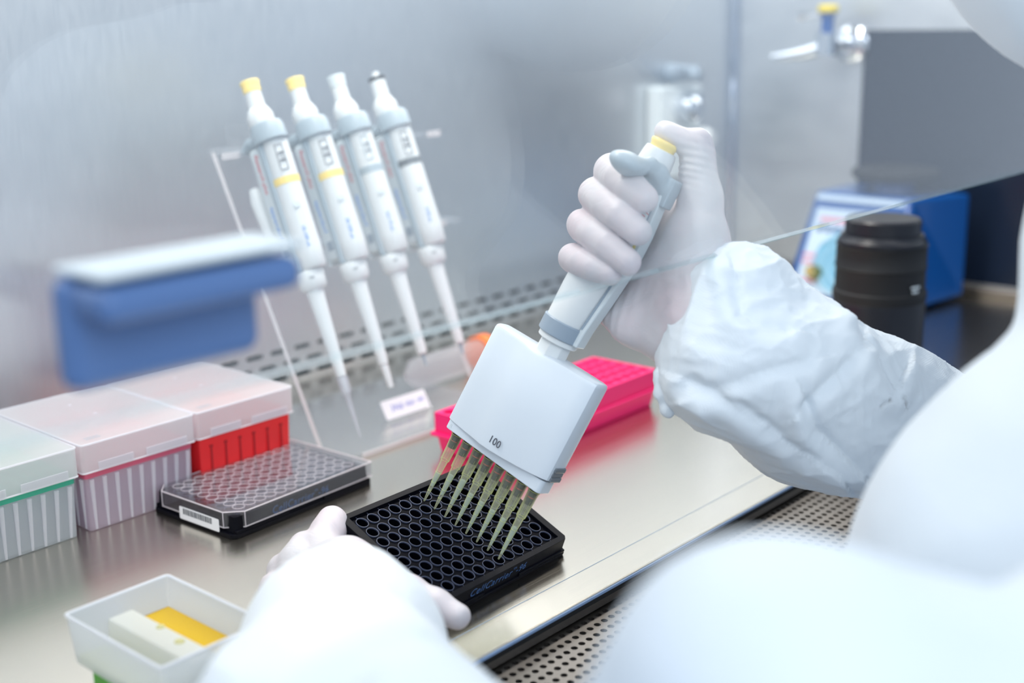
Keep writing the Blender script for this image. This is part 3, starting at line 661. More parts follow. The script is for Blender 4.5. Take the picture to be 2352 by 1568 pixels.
for i in range(60): a = i * 2.4; rr = 0.0055 * math.sqrt(i); lathe(bm, [(0.0012, 0.1605), (0.0009, 0.1618)], 6, T(0.088 + rr * math.cos(a), -0.012 + rr * math.sin(a), -0.010))
q = obj('platform', bm, 'rubber', mv); q['label'] = 'round dark rubber platform'
for x in (0.014, DX - 0.014):
    for y in (-HYm + 0.013, HYm - 0.013):
        bm = NB(); lathe(bm, [(0.009, 0), (0.009, 0.007)], 16, T(x, y, 0)); obj('foot', bm, 'rubber', mv)

# ================================================================== CAMERA LENS standing on its front
ln = thing('camera_lens', 'black camera lens standing upright in front of the blue vortex mixer', 'lens', T(0.520, -0.206, 0) @ Matrix.Diagonal((1, 1, 0.955, 1)))
bm = NB(); lathe(bm, [(0.0405, 0.0005), (0.0415, 0.004), (0.0415, 0.030), (0.0395, 0.034), (0.0395, 0.070), (0.0398, 0.082), (0.0398, 0.0835)], 64); obj('lens_barrel', bm, 'lens', ln, bevel=0.0004)
bm = NB(); lathe(bm, [(0.0395, 0.0835), (0.0402, 0.086), (0.0402, 0.092), (0.0385, 0.0935), (0.0382, 0.112), (0.0388, 0.114)], 64, flute=0.004, nf=64); obj('grip_ring', bm, 'lensrib', ln)
bm = NB(); lathe(bm, [(0.0388, 0.114), (0.0395, 0.1145), (0.0388, 0.1155), (0.0384, 0.133), (0.0392, 0.1345)], 64); obj('zoom_ring', bm, 'lensrib', ln)
bm = NB(); lathe(bm, [(0.0378, 0.1345), (0.0380, 0.1385), (0.0365, 0.1400), (0.0350, 0.1440)], 64); q = obj('metal_ring', bm, 'lens', ln)
bm = NB(); lathe(bm, [(0.0322, 0.144), (0.0325, 0.1565), (0.0305, 0.1585)], 64, flute=0.006, nf=60); obj('rear_cap', bm, 'lens', ln)
for k, w in enumerate((0.010, 0.007)):
    mm = RZ(math.radians(-108)) @ T(0.0402, 0, 0.1005 - k * 0.004) @ RY(PI / 2) @ RZ(PI / 2); bm = NB(); box(bm, -w / 2, w / 2, -0.0011, 0.0011, 0, 0.0004, mm); obj('printed_mark', bm, 'lgrey', ln, smooth=0)

# ================================================================== PIPETTE STAND
st = thing('pipette_stand', 'clear acrylic stand holding four upright white pipettes', 'stand')
LA, RA = 0.088, 0.268
bm = NB(); prism(bm, [(x + (LA + RA) / 2, y + 0.0785) for x, y in rrect((RA - LA) / 2, 0.0705, 0.012, 5)], 0.0002, 0.0032); obj('base_sheet', bm, 'acrylic', st, smooth=0)
bm = NB(); box(bm, LA + 0.01, RA - 0.008, 0.0068, 0.0082, 0.0002, 0.0036); obj('base_front_edge', bm, 'acredge', st, smooth=0)
for nm, x in (('side_leg', LA), ('side_leg', RA)):
    bm = NB(); tube(bm, [(x, 0.045, 0.003), (x, 0.157, 0.224)], 0.0019, 4, flat=1.0); obj(nm, bm, 'acredge', st, smooth=0)
bm = NB(); box(bm, LA - 0.002, RA + 0.02, 0.118, 0.164, 0.2235, 0.2265); box(bm, LA + 0.01, RA + 0.03, 0.150, 0.153, 0.2265, 0.245); obj('top_shelf', bm, 'acrylic', st, smooth=0)
for i in range(6):
    x = 0.078 + i * 0.044
    bm = NB(); box(bm, x - 0.010 + 0.0, x + 0.006, 0.117, 0.1185, 0.2225, 0.2275); obj('shelf_edge', bm, 'acredge', st, smooth=0, bevel=0.0004)
bm = NB(); box(bm, LA - 0.002, RA + 0.03, 0.088, 0.120, 0.149, 0.152); obj('lower_shelf', bm, 'acrylic', st, smooth=0)
for i in range(5):
    x = 0.084 + i * 0.044 + (0.012 if i == 4 else 0)
    bm = NB(); box(bm, x - 0.007, x + 0.004, 0.086, 0.088, 0.148, 0.153); obj('shelf_edge', bm, 'acredge', st, smooth=0, bevel=0.0004)
bm = NB(); tube(bm, [(0.1, 0.1235, 0.196), (0.1, 0.1185, 0.187), (0.1, 0.1010, 0.156), (0.1, 0.0985, 0.150)], [0.004, 0.0065, 0.0065, 0.0055], 20); obj('hanger_peg', bm, 'white', st)
# handwritten sticker on a small sloping clear plate
ml = T(0.1905, 0.0515, 0.0034) @ RX(math.radians(60))
bm = NB(); box(bm, -0.028, 0.028, 0, 0.0165, -0.0012, 0.0, ml); obj('label_plate', bm, 'acrylic', st, smooth=0)
bm = NB(); prism(bm, [(x, y + 0.0085) for x, y in rrect(0.0252, 0.0082, 0.0016, 4)], 0.0001, 0.0004, ml); sk = obj('sticker', bm, 'label', st, smooth=0); sk['label'] = 'white sticker with blue handwriting'
text('handwriting', '3N6', 0.0075, 'bluepen', sk, ml @ T(-0.0175, 0.0085, 0.0005), shear=0.2, space=1.1); text('handwriting', 'vian', 0.0070, 'bluepen', sk, ml @ T(-0.0010, 0.0090, 0.0005), shear=0.2); text('handwriting', 'wt', 0.0070, 'bluepen', sk, ml @ T(0.0135, 0.0094, 0.0005), shear=0.2)

# ================================================================== SINGLE CHANNEL PIPETTES in the stand
def single(i, x, label, cap, band, tipkind):
    lean = math.radians(22.5)
    r = thing('pipette', label, 'pipette', T(x, 0.011, 0.015) @ RX(-lean) , 'single channel pipettes on the stand')
    # local z along the pipette, -y towards the front; units metres from the end of a long tip
    bm = NB(); lathe(bm, [(0.0026, 0.0485), (0.0040, 0.0495), (0.0048, 0.066), (0.0051, 0.075), (0.0066, 0.1125), (0.0072, 0.119)], 28); obj('shaft', bm, 'white', r)
    bm = NB(); lathe(bm, [(0.0088, 0.1185), (0.0108, 0.1215), (0.0113, 0.131), (0.0105, 0.1335)], 36); e = obj('ejector_collar', bm, 'white', r)
    text('collar_mark', '100', 0.0028, 'ink', e, RZ(math.radians(-35)) @ T(0.0, -0.01135, 0.127) @ RX(PI / 2), align='CENTER')
    bm = NB(); mb = T(0.0015, -0.0055, 0); lathe(bm, [(0.0085, 0.134), (0.0100, 0.1365), (0.0104, 0.150), (0.0100, 0.200), (0.0097, 0.236)], 36, mb, sy=1.08); wf = obj('front_tube', bm, 'white', r)
    bm = NB(); box(bm, -0.0085, 0.0085, 0.000, 0.0175, 0.139, 0.236); obj('grey_back', bm, 'lgrey', r, bevel=0.003, seg=3)
    bm = NB(); box(bm, -0.0098, 0.0098, -0.002, 0.004, 0.134, 0.236); obj('side_strip', bm, 'mgrey', r, bevel=0.0015)
    zb = {0: 0.2035, 1: 0.2035, 2: 0.2035, 3: 0.2055}[i]
    bm = NB(); lathe(bm, [(0.0102, zb - 0.0028), (0.0102, zb + 0.0028)], 36, mb, sy=1.08, cap=False); q = obj('colour_band', bm, band, r)
    # head: grey collar with a hook at the back, white knob, push button
    bm = NB(); lathe(bm, [(0.0112, 0.2355), (0.0122, 0.2365), (0.0118, 0.247), (0.0106, 0.2505)], 36, T(0, -0.0035, 0), sy=1.30)
    tube(bm, [(0, 0.012, 0.241), (0, 0.022, 0.243), (0, 0.030, 0.240)], [0.006, 0.005, 0.004], 12); obj('grip_head', bm, 'mgrey', r)
    bm = NB(); lathe(bm, [(0.0095, 0.2495), (0.0104, 0.2515), (0.0102, 0.259), (0.0080, 0.2635), (0.0070, 0.2650)], 30, flute=0.02, nf=20); obj('knob', bm, 'white', r)
    bm = NB(); lathe(bm, [(0.0068, 0.2630), (0.0064, 0.277), (0.0066, 0.279)], 28); pb = obj('push_button', bm, 'white', r)
    if cap == 'dark': bm = NB(); lathe(bm, [(0.0066, 0.279), (0.0066, 0.2810), (0.0034, 0.2825), (0.0030, 0.2875)], 24); obj('button_cap', bm, 'white', pb); bm = NB(); lathe(bm, [(0.0070, 0.2800), (0.0072, 0.2828)], 24, cap=True); obj('cap_ring', bm, 'nozzle', pb)
    else: bm = NB(); lathe(bm, [(0.0068, 0.2770), (0.0071, 0.2810), (0.0069, 0.2825), (0.0078, 0.2850), (0.0074, 0.2862)], 28); obj('button_cap', bm, cap, pb)
    # lettering along the left side
    side = T(-0.00862, 0.0095, 0) @ Matrix(((0, 0, -1, 0), (0, 1, 0, 0), (-1, 0, 0, 0), (0, 0, 0, 1)))
    side = Matrix.Translation((-0.0086, 0.0090, 0.0)) @ Matrix(((0, 0, -1), (0, -1, 0), (-1, 0, 0))).to_4x4()
    text('side_lettering', 'Research plus', 0.0062, 'redtext', r, side @ T(-0.231, 0, 0), shear=0.2, space=0.92)
    text('side_lettering', 'eppendorf', 0.0066, 'bluetext2', r, side @ T(-0.189, 0, 0), space=0.98)
    bm = NB(); box(bm, -0.0089, -0.0084, 0.0055, 0.0120, 0.1475, 0.1545); obj('side_window', bm, 'rgrey', r, smooth=0)
    # window frame and volume lettering on the front tube
    fr = RZ(math.radians(-28)); f2 = T(0.001, -0.0055, 0) @ fr @ T(0, -0.0108, 0) @ RX(PI / 2) 
    bm = NB(); w0, w1, z0, z1 = -0.0032, 0.0032, 0.2110, 0.2310; tk = 0.0004
    for a, b, c, d in ((w0, w1, z0, z0 + tk), (w0, w1, z1 - tk, z1), (w0, w0 + tk, z0, z1), (w1 - tk, w1, z0, z1), (w0, w1, 0.2185, 0.219), (w0, w1, 0.2240, 0.2245)): box(bm, a, b, c, d, -0.0002, 0.0004, f2)
    vw = obj('volume_window', bm, 'ink' if i != 2 else 'mgrey', r, smooth=0)
    text('volume_digits', '0 3 5', 0.0040, 'ink', vw, f2 @ T(0.0004, 0.221, 0.0004) @ RZ(-PI / 2), align='CENTER')
    text('front_lettering', {0: '10-100 µL', 1: '20-200 µL', 2: '0.5-10 µL', 3: '2-20 µL'}[i], 0.0042, 'bluetext2', r, f2 @ T(0.0, 0.158, 0.0002) @ RZ(-PI / 2), align='CENTER')
    bm = NB(); lathe(bm, [(0.0026, -0.0002), (0.0026, 0.0006), (0.0016, 0.0007)], 20, f2 @ T(0, 0.183, 0)); obj('round_badge', bm, 'lgrey', r)
    # hanging clip
    bm = NB(); box(bm, -0.0065, 0.0065, 0.0175, 0.022, 0.136, 0.150); obj('clip', bm, 'lgrey', r, bevel=0.001)
    if tipkind == 'long':
        bm = NB(); lathe(bm, [(0.0004, 0.0002), (0.0010, 0.010), (0.0024, 0.034), (0.0042, 0.037), (0.0046, 0.049)], 24, cap=False); q = obj('pipette_tip', bm, 'cleartip', r); q['label'] = 'clear disposable tip'
        bm = NB(); lathe(bm, [(0.0020, 0.036), (0.0026, 0.049)], 16); obj('nozzle', bm, 'white', r)
    elif tipkind == 'cone': bm = NB(); lathe(bm, [(0.0022, 0.0300), (0.0027, 0.036), (0.0034, 0.0495)], 20); obj('nozzle', bm, 'white', r)
    else: bm = NB(); lathe(bm, [(0.0012, 0.0390), (0.0018, 0.049)], 16); obj('nozzle', bm, 'mgrey', r)
single(0, 0.1000, 'yellow-capped white pipette with a long clear tip, nearest the tip boxes', 'yellow', 'yellow', 'long')
single(1, 0.1440, 'yellow-capped white pipette without a tip, second from the tip boxes', 'yellow', 'yellow', 'cone')
single(2, 0.1870, 'white pipette with a pale grey button cap and grey band', 'lgrey', 'mgrey', 'thin')
single(3, 0.2310, 'white pipette with a dark ring under its button, farthest from the tip boxes', 'dark', 'bgrey', 'thin')

# ================================================================== MULTICHANNEL PIPETTE (local millimetres, z up the handle, x along the row of tips)
PO = Vector((-0.00626057, -0.19546745, 0.02976107))
PM = Matrix(((0.01814399, 0.94318398, 0.33177519), (-0.93917784, 0.12989785, -0.31791749), (-0.34295157, -0.30582761, 0.88817436)))
MP4 = Matrix.Translation(PO) @ PM.to_4x4()
mc = thing('multichannel_pipette', 'multichannel pipette with eight yellow tips held upright in the gloved right hand', 'pipette', MP4)
S = Matrix.Diagonal((0.001, 0.001, 0.001, 1))
bm = NB()
xs = [-38.5, -38, -36, -30, -20, -13, -8, 0, 10, 20, 30, 36, 39, 39.6]; ys = [3.5, 6.6, 7.8, 8.6, 9.6, 10.8, 12.2, 12.4, 11.6, 10.6, 9.6, 8.8, 7.0, 3.5]
outl = [(x, -y) for x, y in zip(xs, ys)] + [(x, y) for x, y in list(zip(xs, ys))[::-1]]
def topz(x): return 118.0 + (1.2 if abs(x) > 12 else 1.2 * abs(x) / 12) + 0.02 * (x + 38) 
rings = []
for t in (0, 1, 2, 3, 4, 5):
    ring = []
    for x, y in outl:
        zb = 54.6 + 0.045 * (x + 38) - 1.9 * max(0, (1 - (x / 38.0) ** 2)) * (1 if y < 0 else 1)
        zt = topz(x); z = [zb, zb + 0.9, zb + 30, zt - 2.6, zt - 0.8, zt][t]; k = [0.985, 1.0, 1.0, 1.0, 0.985, 0.945][t]
        ring.append(bm.verts.new((S @ Vector((x * (1 if t < 4 else (0.995, 0.98)[t - 4]), y * k * (0.93 if t in (4,) else (0.75 if t == 5 else 1)), z)))))
    rings.append(ring)
for A, B in zip(rings[:-1], rings[1:]):
    n = len(A)
    for k in range(n): bm.faces.new((A[k], A[(k + 1) % n], B[(k + 1) % n], B[k]))
bm.faces.new(rings[0][::-1]); bm.faces.new(rings[-1])
hd = obj('head_cover', bm, 'headwhite', mc, smooth=38)
text('volume_number', '100', 0.0064, 'ink', hd, Matrix.Translation((-0.0040, -0.01245, 0.0605)) @ RX(PI / 2) @ RY(math.radians(-4)))
bm = NB(); prism(bm, [(x / 1000, y / 1000) for x, y in rrect(38, 7.2, 3, 4)], 0.0485, 0.0565); hb = obj('lower_block', bm, 'headwhite', mc, smooth=30, bevel=0.0006)
text('channel_mark', '8', 0.0034, 'lgrey', hb, Matrix.Translation((-0.0350, -0.00722, 0.0512)) @ RX(PI / 2), ext=0.00012)
bm = NB()
for k in range(3): box(bm, 0.0385, 0.0405 - 0.0004 * (k % 2), -0.0050, 0.0068, 0.0572 + 0.0031 * k, 0.0604 + 0.0031 * k)
q = obj('release_button', bm, 'bgrey', mc, smooth=0, bevel=0.0007); q['label'] = 'dark grey ridged button'
for i in range(8):
    m = Matrix.Translation(((i - 3.5) * 0.009, 0, 0))
    bm = NB(); lathe(bm, [(0.00235, 0.0378), (0.0026, 0.0385), (0.0027, 0.0440), (0.0029, 0.0460), (0.0030, 0.0492)], 24, m, flute=0.012, nf=12); nz = obj('nozzle', bm, 'nozzle', mc)
    bm = NB(); lathe(bm, [(0.00268, 0.0424), (0.00282, 0.0427), (0.00268, 0.0430)], 24, m, cap=False); obj('o_ring', bm, 'oring', nz)
    bm = NB(); lathe(bm, [(0.00030, 0.0000), (0.00052, 0.0004), (0.00110, 0.0078), (0.00185, 0.0200), (0.00232, 0.0290), (0.00285, 0.0292), (0.00315, 0.0400), (0.0034, 0.0448), (0.0037, 0.0467)], 28, m, cap=False)
    tp_ = obj('pipette_tip', bm, 'tip', mc, smooth=25)
    bm = NB()
    for z, r_ in ((0.0467, 0.0037), (0.0292, 0.00275), (0.0205, 0.00195), (0.0137, 0.00152), (0.0078, 0.00116)):
        tube(bm, [((i - 3.5) * 0.009 + r_ * math.cos(2 * PI * k / 24), r_ * math.sin(2 * PI * k / 24), z) for k in range(25)], 0.00011 if z < 0.04 else 0.00024, 5)
    for k in range(6): a = 2 * PI * k / 6 + 0.3; tube(bm, [((i - 3.5) * 0.009 + 0.00288 * math.cos(a), 0.00288 * math.sin(a), 0.0293), ((i - 3.5) * 0.009 + 0.00318 * math.cos(a), 0.00318 * math.sin(a), 0.0405)], 0.00007, 4)
    obj('tip_ridges', bm, 'tiprim', tp_, smooth=60)
    l0, l1 = (0.004, 0.022) if i > 2 else ((0.011, 0.020), (0.0105, 0.024), (0.0095, 0.026))[i]
    def rr(z): return 0.0004 + (0.0070 * z / 0.0078 * 0.1) if z < 0.0078 else 0.0010 + (z - 0.0078) * 0.058
    bm = NB(); lathe(bm, [(rr(l0) * 0.9, l0), (rr((l0 + l1) / 2) * 0.92, (l0 + l1) / 2), (rr(l1) * 0.92, l1)], 20, m); obj('liquid', bm, 'tipliq', tp_)
def mmlathe(prof, n=40, m=Matrix.Identity(4), **k):
    b = NB(); lathe(b, [(r / 1000, z / 1000) for r, z in prof], n, m, **k); return b
obj('neck', mmlathe([(10.2, 108), (10.0, 119), (9.8, 128)], 8, RZ(math.radians(10))), 'white', mc, smooth=0, bevel=0.0006)
obj('neck_ring', mmlathe([(11.6, 127.5), (12.2, 128), (12.2, 131), (11.8, 131.4)]), 'white', mc)
q = obj('grey_ring', mmlathe([(13.2, 131), (13.8, 131.6), (13.9, 140.2), (13.4, 140.8)]), 'rgrey', mc); q['label'] = 'slate grey collar ring'
def oval(rows, n=48, x0=None):
    b = NB(); rings = [[b.verts.new(((cx + rx * math.cos(2 * PI * i / n)) / 1000, ry * math.sin(2 * PI * i / n) / 1000, z / 1000)) for i in range(n)] for z, cx, rx, ry in rows]
    for A, B in zip(rings[:-1], rings[1:]):
        for i in range(n): b.faces.new((A[i], A[(i + 1) % n], B[(i + 1) % n], B[i]))
    b.faces.new(rings[0][::-1]); b.faces.new(rings[-1]); return b
obj('handle_body', oval([(140.5, 0, 12.6, 12.6), (142, .2, 12.8, 12.8), (152, .8, 13.6, 12.9), (161, 1.5, 14.5, 12.9), (168, 2.2, 15.0, 12.8), (185, 3.5, 16.3, 13.2), (205, 3.5, 16.3, 13.8), (222, 3, 15.5, 14.2), (232, 2.5, 14.5, 13), (237.5, 2, 10.5, 10.5)]), 'white', mc)
def strip(rows, y0, y1):
    b = NB(); R_ = [[b.verts.new((x / 1000, y / 1000, z / 1000)) for x, y in ((xa, y0), (xb, y0), (xb, y1), (xa, y1))] for z, xa, xb in rows]
    for A, B in zip(R_[:-1], R_[1:]):
        for i in range(4): b.faces.new((A[i], A[(i + 1) % 4], B[(i + 1) % 4], B[i]))
    b.faces.new(R_[0][::-1]); b.faces.new(R_[-1]); return b
sp = obj('ejector_bar', strip([(131, 11.5, 15.5), (142, 12, 16.2), (161, 14.5, 19), (185, 17.5, 22), (205, 17.5, 22), (222, 16, 20.5), (230, 15, 19.5)], -5.0, 5.0), 'lgrey', mc, bevel=0.0010)
obj('dark_groove', strip([(142, 12.6, 13.8), (161, 15.2, 16.4), (185, 18.2, 19.4), (205, 18.2, 19.4), (222, 16.8, 18)], -5.5, -4.8), 'rgrey', sp, smooth=0)
q = obj('yellow_mark', strip([(194.5, 18.0, 19.6), (199.5, 18.0, 19.6)], -5.9, -5.2), 'capyellow', sp, smooth=0); q['label'] = 'small yellow mark'
bm = NB(); lathe(bm, [(0.0020, 0), (0.0020, 0.0008), (0.0012, 0.001)], 20, Matrix.Translation((0.0085, -0.0098, 0.166)) @ RZ(math.radians(40)) @ RX(PI / 2)); obj('adjustment_opening', bm, 'bgrey', mc)
text('handle_lettering', 'Research plus', 0.0056, 'redtext', mc, Matrix.Translation((0.0163, -0.0090, 0.196)) @ RZ(math.radians(42)) @ RX(PI / 2) @ RZ(PI / 2), shear=0.3, space=0.92)
# finger hook, cap and button
g = SDF((-0.012, -0.045, 0.218), (0.030, 0.020, 0.252), 0.0008)
hk = [(3.2, -33, 236.0, 4.4), (4.5, -29, 236.0, 5.4), (8.5, -22.5, 238.0, 4.2), (9.5, -15.5, 240.8, 4.2), (12.5, -8, 239.0, 5.0), (15.5, -2, 233.5, 5.6)]
D = g.chain([tuple(v / 1000 for v in p) for p in hk], 0.003)
D = smin(D, g.ell((0.0045, -0.0315, 0.2368), (0.0100, 0.0090, 0.0052)), 0.004)
ring = np.maximum(np.maximum(np.abs(np.sqrt(g.X ** 2 + g.Y ** 2) - 0.0125) - 0.0022, np.abs(g.Z - 0.2350) - 0.0040), 0.004 - g.X)
g.add(smin(D, ring, 0.004)); g.add(np.maximum(np.maximum(np.abs(g.X - 0.0185) - 0.0042, np.abs(g.Y - 0.001) - 0.0055), np.abs(g.Z - 0.2315) - 0.0085), 0.002)
V, Q = g.mesh(); V = relax(V, Q, 3); o = npmesh('finger_hook', V, Q, 'mgrey', mc); o['label'] = 'blue-grey curved finger hook'
CT = Matrix.Translation((0.0036, -0.0005, 0))
obj('top_cap', mmlathe([(10.4, 236), (10.3, 241), (9.6, 248), (8.9, 250.8), (8.0, 251.4)], 60, CT, flute=0.014, nf=26), 'white', mc)
q = obj('push_button', mmlathe([(7.2, 250.5), (7.3, 252.8), (8.0, 254.0), (8.1, 255.4), (7.6, 256.2), (5, 256.6)], 40, CT), 'yellow', mc); q['label'] = 'yellow push button'

# ================================================================== PERSON: coverall, sleeves, gloves
ps = thing('person', 'person in a white coverall and white gloves seated at the cabinet, pipetting', 'person', T(0.05, -0.66, -0.40))
INV = ps.matrix_world.inverted()
def put(name, V, Q, mat, mat4=None):
    """world or local-frame vertices to the person's frame"""
    if mat4 is not None: A = np.array(mat4); V = V @ A[:3, :3].T + A[:3, 3]
    A = np.array(INV); V = V @ A[:3, :3].T + A[:3, 3]; return npmesh(name, V, Q, mat, ps)
mm = lambda L: [tuple(v / 1000 for v in p) for p in L]
# right glove in the pipette's frame
g = SDF((-0.038, -0.034, 0.140), (0.105, 0.050, 0.276), 0.0009)
K = 0.006
pa = g.chain(mm([(70.7, 22, 180.2, 25), (40, 30, 205, 14), (12, 34, 221, 11)]), K)
for L in ([(70.7, 22, 180.2, 25), (38, 30, 192, 15), (8, 34, 203, 11)], [(70.7, 22, 180.2, 25), (34, 30, 180, 14), (6, 32, 188, 11)], [(70.7, 22, 180.2, 25), (36, 27, 172, 13), (4, 28, 170, 10)],
          [(14.8, 17, 156.4, 9.5), (29.1, 16, 156.5, 11.0), (53.6, 18, 160.9, 13.5), (80, 23, 168, 20)],
          [(31.1, 15.5, 237.1, 11.5), (38.7, 17, 217.8, 14.5), (46, 19, 199.2, 18), (60, 21, 184, 22)],
          [(38.7, 19, 217.8, 13), (28, 30, 222, 11), (14, 34, 222, 10)]):
    pa = smin(pa, g.chain(mm(L), K), 0.012)
pa = smin(pa, g.ell((0.040, 0.0225, 0.185), (0.024, 0.0135, 0.030)), 0.012)
th_ = g.chain(mm([(-1.4, 0.3, 261.0, 5.2), (1.5, 0.2, 260.7, 5.4), (6.0, 1.0, 260.6, 5.5), (11.6, 4.0, 260.8, 6.0), (17.1, 8.0, 262.8, 7.8), (20.0, 10.0, 257.0, 9.0), (24.0, 12.5, 248.3, 9.8), (31.1, 15.5, 237.1, 11.6)]), 0.004)
pa = smin(pa, th_, 0.006)
g.add(pa)
F = {'index': [(14, 33, 223, 10.5), (-16, 22, 229, 10.2), (-22.4, 5, 227.6, 10.3), (-4.4, -13.0, 227.0, 9.7), (8.2, -20.0, 225.8, 9.1), (19.2, -21.0, 223.8, 7.7)],
     'middle': [(8, 34, 205, 10.5), (-19, 22, 212, 10.2), (-24.9, 5, 211.4, 10.2), (-4.2, -13.0, 210.9, 9.7), (10.1, -20.0, 209.8, 9.0), (25.2, -21.0, 206.6, 7.6)],
     'ring': [(6, 33, 188, 10), (-18, 22, 193, 9.8), (-22.6, 5, 192.8, 9.9), (-2.0, -13.0, 192.9, 9.4), (11.9, -19.0, 191.8, 8.7), (28.3, -21.0, 189.6, 7.3)],
     'pinky': [(4, 28, 171, 9), (-15, 19, 170.5, 8.6), (-18.0, 4, 173.6, 8.6), (-1.4, -12.0, 175.8, 8.2), (9.4, -17.0, 177.1, 7.5), (20.6, -18.0, 178.9, 6.2)]}
for L in F.values():
    D = g.chain(mm(L), 0.0); far = g.Y > 0.016
    g.F = np.where(far, smin(g.F, D, 0.006), smin(g.F, D, 0.0007))
V, Q = g.mesh(); V = relax(V, Q, 2); n = vnormals(V, Q)
d = 0.0004 * vnoise(V, 60, 1) + 0.00025 * vnoise(V, 170, 2)
# latex stretch creases around the thumb joint, the thumb web and the heel of the hand
for c, ax, wid, amp, fr in (((0.0185, 0.006, 0.2515), (-0.25, 0.1, 1.0), 0.016, 0.00055, 1500), ((0.020, 0.008, 0.155), (1.0, 0, 0.3), 0.020, 0.0005, 1100), ((0.055, 0.015, 0.178), (0.5, 0.1, -0.9), 0.028, 0.0006, 620)):
    r = V - np.array(c); w = np.exp(-(r ** 2).sum(1) / (2 * (wid * 0.55) ** 2)); a = np.array(ax) / np.linalg.norm(ax)
    d += amp * w * np.sin(fr * (r @ a) + 2.5 * vnoise(V, 55, 5)) * (0.5 + 0.5 * vnoise(V, 70, 8))
V = V + n * d[:, None]
gl = put('glove', V, Q, 'glove', MP4)
# left glove (world frame)
g = SDF((-0.155, -0.285, -0.004), (-0.040, -0.125, 0.070), 0.0011)
pa = g.chain([(-0.0690, -0.1535, 0.0439, .0092), (-0.0756, -0.1567, 0.0404, .0098), (-0.0862, -0.1624, 0.0349, .0110), (-0.0924, -0.1766, 0.0305, .0150), (-0.1081, -0.2068, 0.0300, .0200)], 0.004)
pb_ = g.chain([(-0.0840, -0.1500, 0.0230, .0085), (-0.0893, -0.1546, 0.0338, .0100), (-0.0998, -0.1603, 0.0300, .0120), (-0.0985, -0.1854, 0.0281, .0160)], 0.004)
pt_ = g.chain([(-0.0770, -0.2600, 0.0215, .0070), (-0.0796, -0.2469, 0.0251, .0080), (-0.0835, -0.2309, 0.0280, .0092), (-0.0885, -0.2120, 0.0320, .0115), (-0.0925, -0.1915, 0.0330, .0165), (-0.1081, -0.2068, 0.0300, .0200)], 0.004)
pc_ = g.chain([(-0.0950, -0.1440, 0.0160, .0080), (-0.1040, -0.1520, 0.0250, .0095), (-0.1060, -0.1800, 0.0280, .0150)], 0.004)
pd_ = g.chain([(-0.1090, -0.1480, 0.0110, .0070), (-0.1150, -0.1580, 0.0200, .0090), (-0.1110, -0.1850, 0.0270, .0140)], 0.004)
w_ = g.cap((-0.1040, -0.1980, 0.0320), (-0.1420, -0.2550, 0.0420), 0.022, 0.024)
D = smin(pt_, w_, 0.012); D = smin(D, pa, 0.0025); 
for e in (pb_, pc_, pd_): D = smin(D, e, 0.0015)
g.add(D); V, Q = g.mesh(); V = relax(V, Q, 3); n = vnormals(V, Q); V = V + n * (0.0004 * vnoise(V, 70, 3) + 0.0003 * vnoise(V, 150, 4))[:, None]
put('glove', V, Q, 'glove')
# right sleeve
g = SDF((0.030, -0.480, 0.000), (0.360, -0.270, 0.230), 0.0015)
RS = [(0.0861, -0.3234, 0.1703, .0315), (0.0786, -0.3262, 0.1411, .0378), (0.0997, -0.3443, 0.1310, .0410), (0.1240, -0.3566, 0.1085, .0440), (0.1603, -0.3718, 0.0935, .0430), (0.1977, -0.3914, 0.0720, .0380), (0.2546, -0.4027, 0.0540, .0400), (0.330, -0.430, 0.065, .043)]
D = g.chain(RS[:2] , 0.02); D = smin(D, g.chain(RS[1:], 0.02), 0.02)
g.add(D); V, Q = g.mesh(); V = relax(V, Q, 2); n = vnormals(V, Q)
def ridged(V, sc, seed, st=(1, 1, 1)): return 1 - np.abs(vnoise(V * np.array(st), sc, seed)) * 2
W1 = V + 0.012 * np.stack([vnoise(V, 22, 51), vnoise(V, 22, 52), vnoise(V, 22, 53)], 1)
def crease(V, sc, seed, st=(1, 1, 1)): return 1 - 1.6 * np.sqrt(np.abs(vnoise(V * np.array(st), sc, seed)) + 0.01)
d = 0.0020 * ridged(V, 16, 11, (1, 1, 1.4)) + 0.0020 * crease(W1, 22, 13, (1, 1.2, 1)) + 0.0011 * crease(W1, 52, 14) + 0.0006 * crease(W1, 120, 16) + 0.0002 * vnoise(V, 260, 15)
CR = [[(0.0327, -0.3308, 0.1361), (0.0471, -0.3515, 0.1246), (0.0653, -0.3809, 0.1019), (0.0777, -0.4003, 0.0882), (0.0830, -0.4107, 0.0769)],
      [(0.0698, -0.3774, 0.1241), (0.0716, -0.3847, 0.1106), (0.0806, -0.4010, 0.0948), (0.0900, -0.4169, 0.0812)],
      [(0.0703, -0.3771, 0.1263), (0.0836, -0.3870, 0.1394), (0.0973, -0.3966, 0.1547)],
      [(0.0587, -0.3396, 0.1891), (0.0566, -0.3441, 0.1713), (0.0613, -0.3521, 0.1645), (0.0699, -0.3628, 0.1621)],
      [(0.0972, -0.3938, 0.1615), (0.1017, -0.4077, 0.1390), (0.1045, -0.4143, 0.1300), (0.1143, -0.4212, 0.1410)],
      [(0.0363, -0.3367, 0.1315), (0.0598, -0.3591, 0.1422), (0.0743, -0.3739, 0.1463)]]
vd = np.array((0.7254, 0.6417, -0.2492))
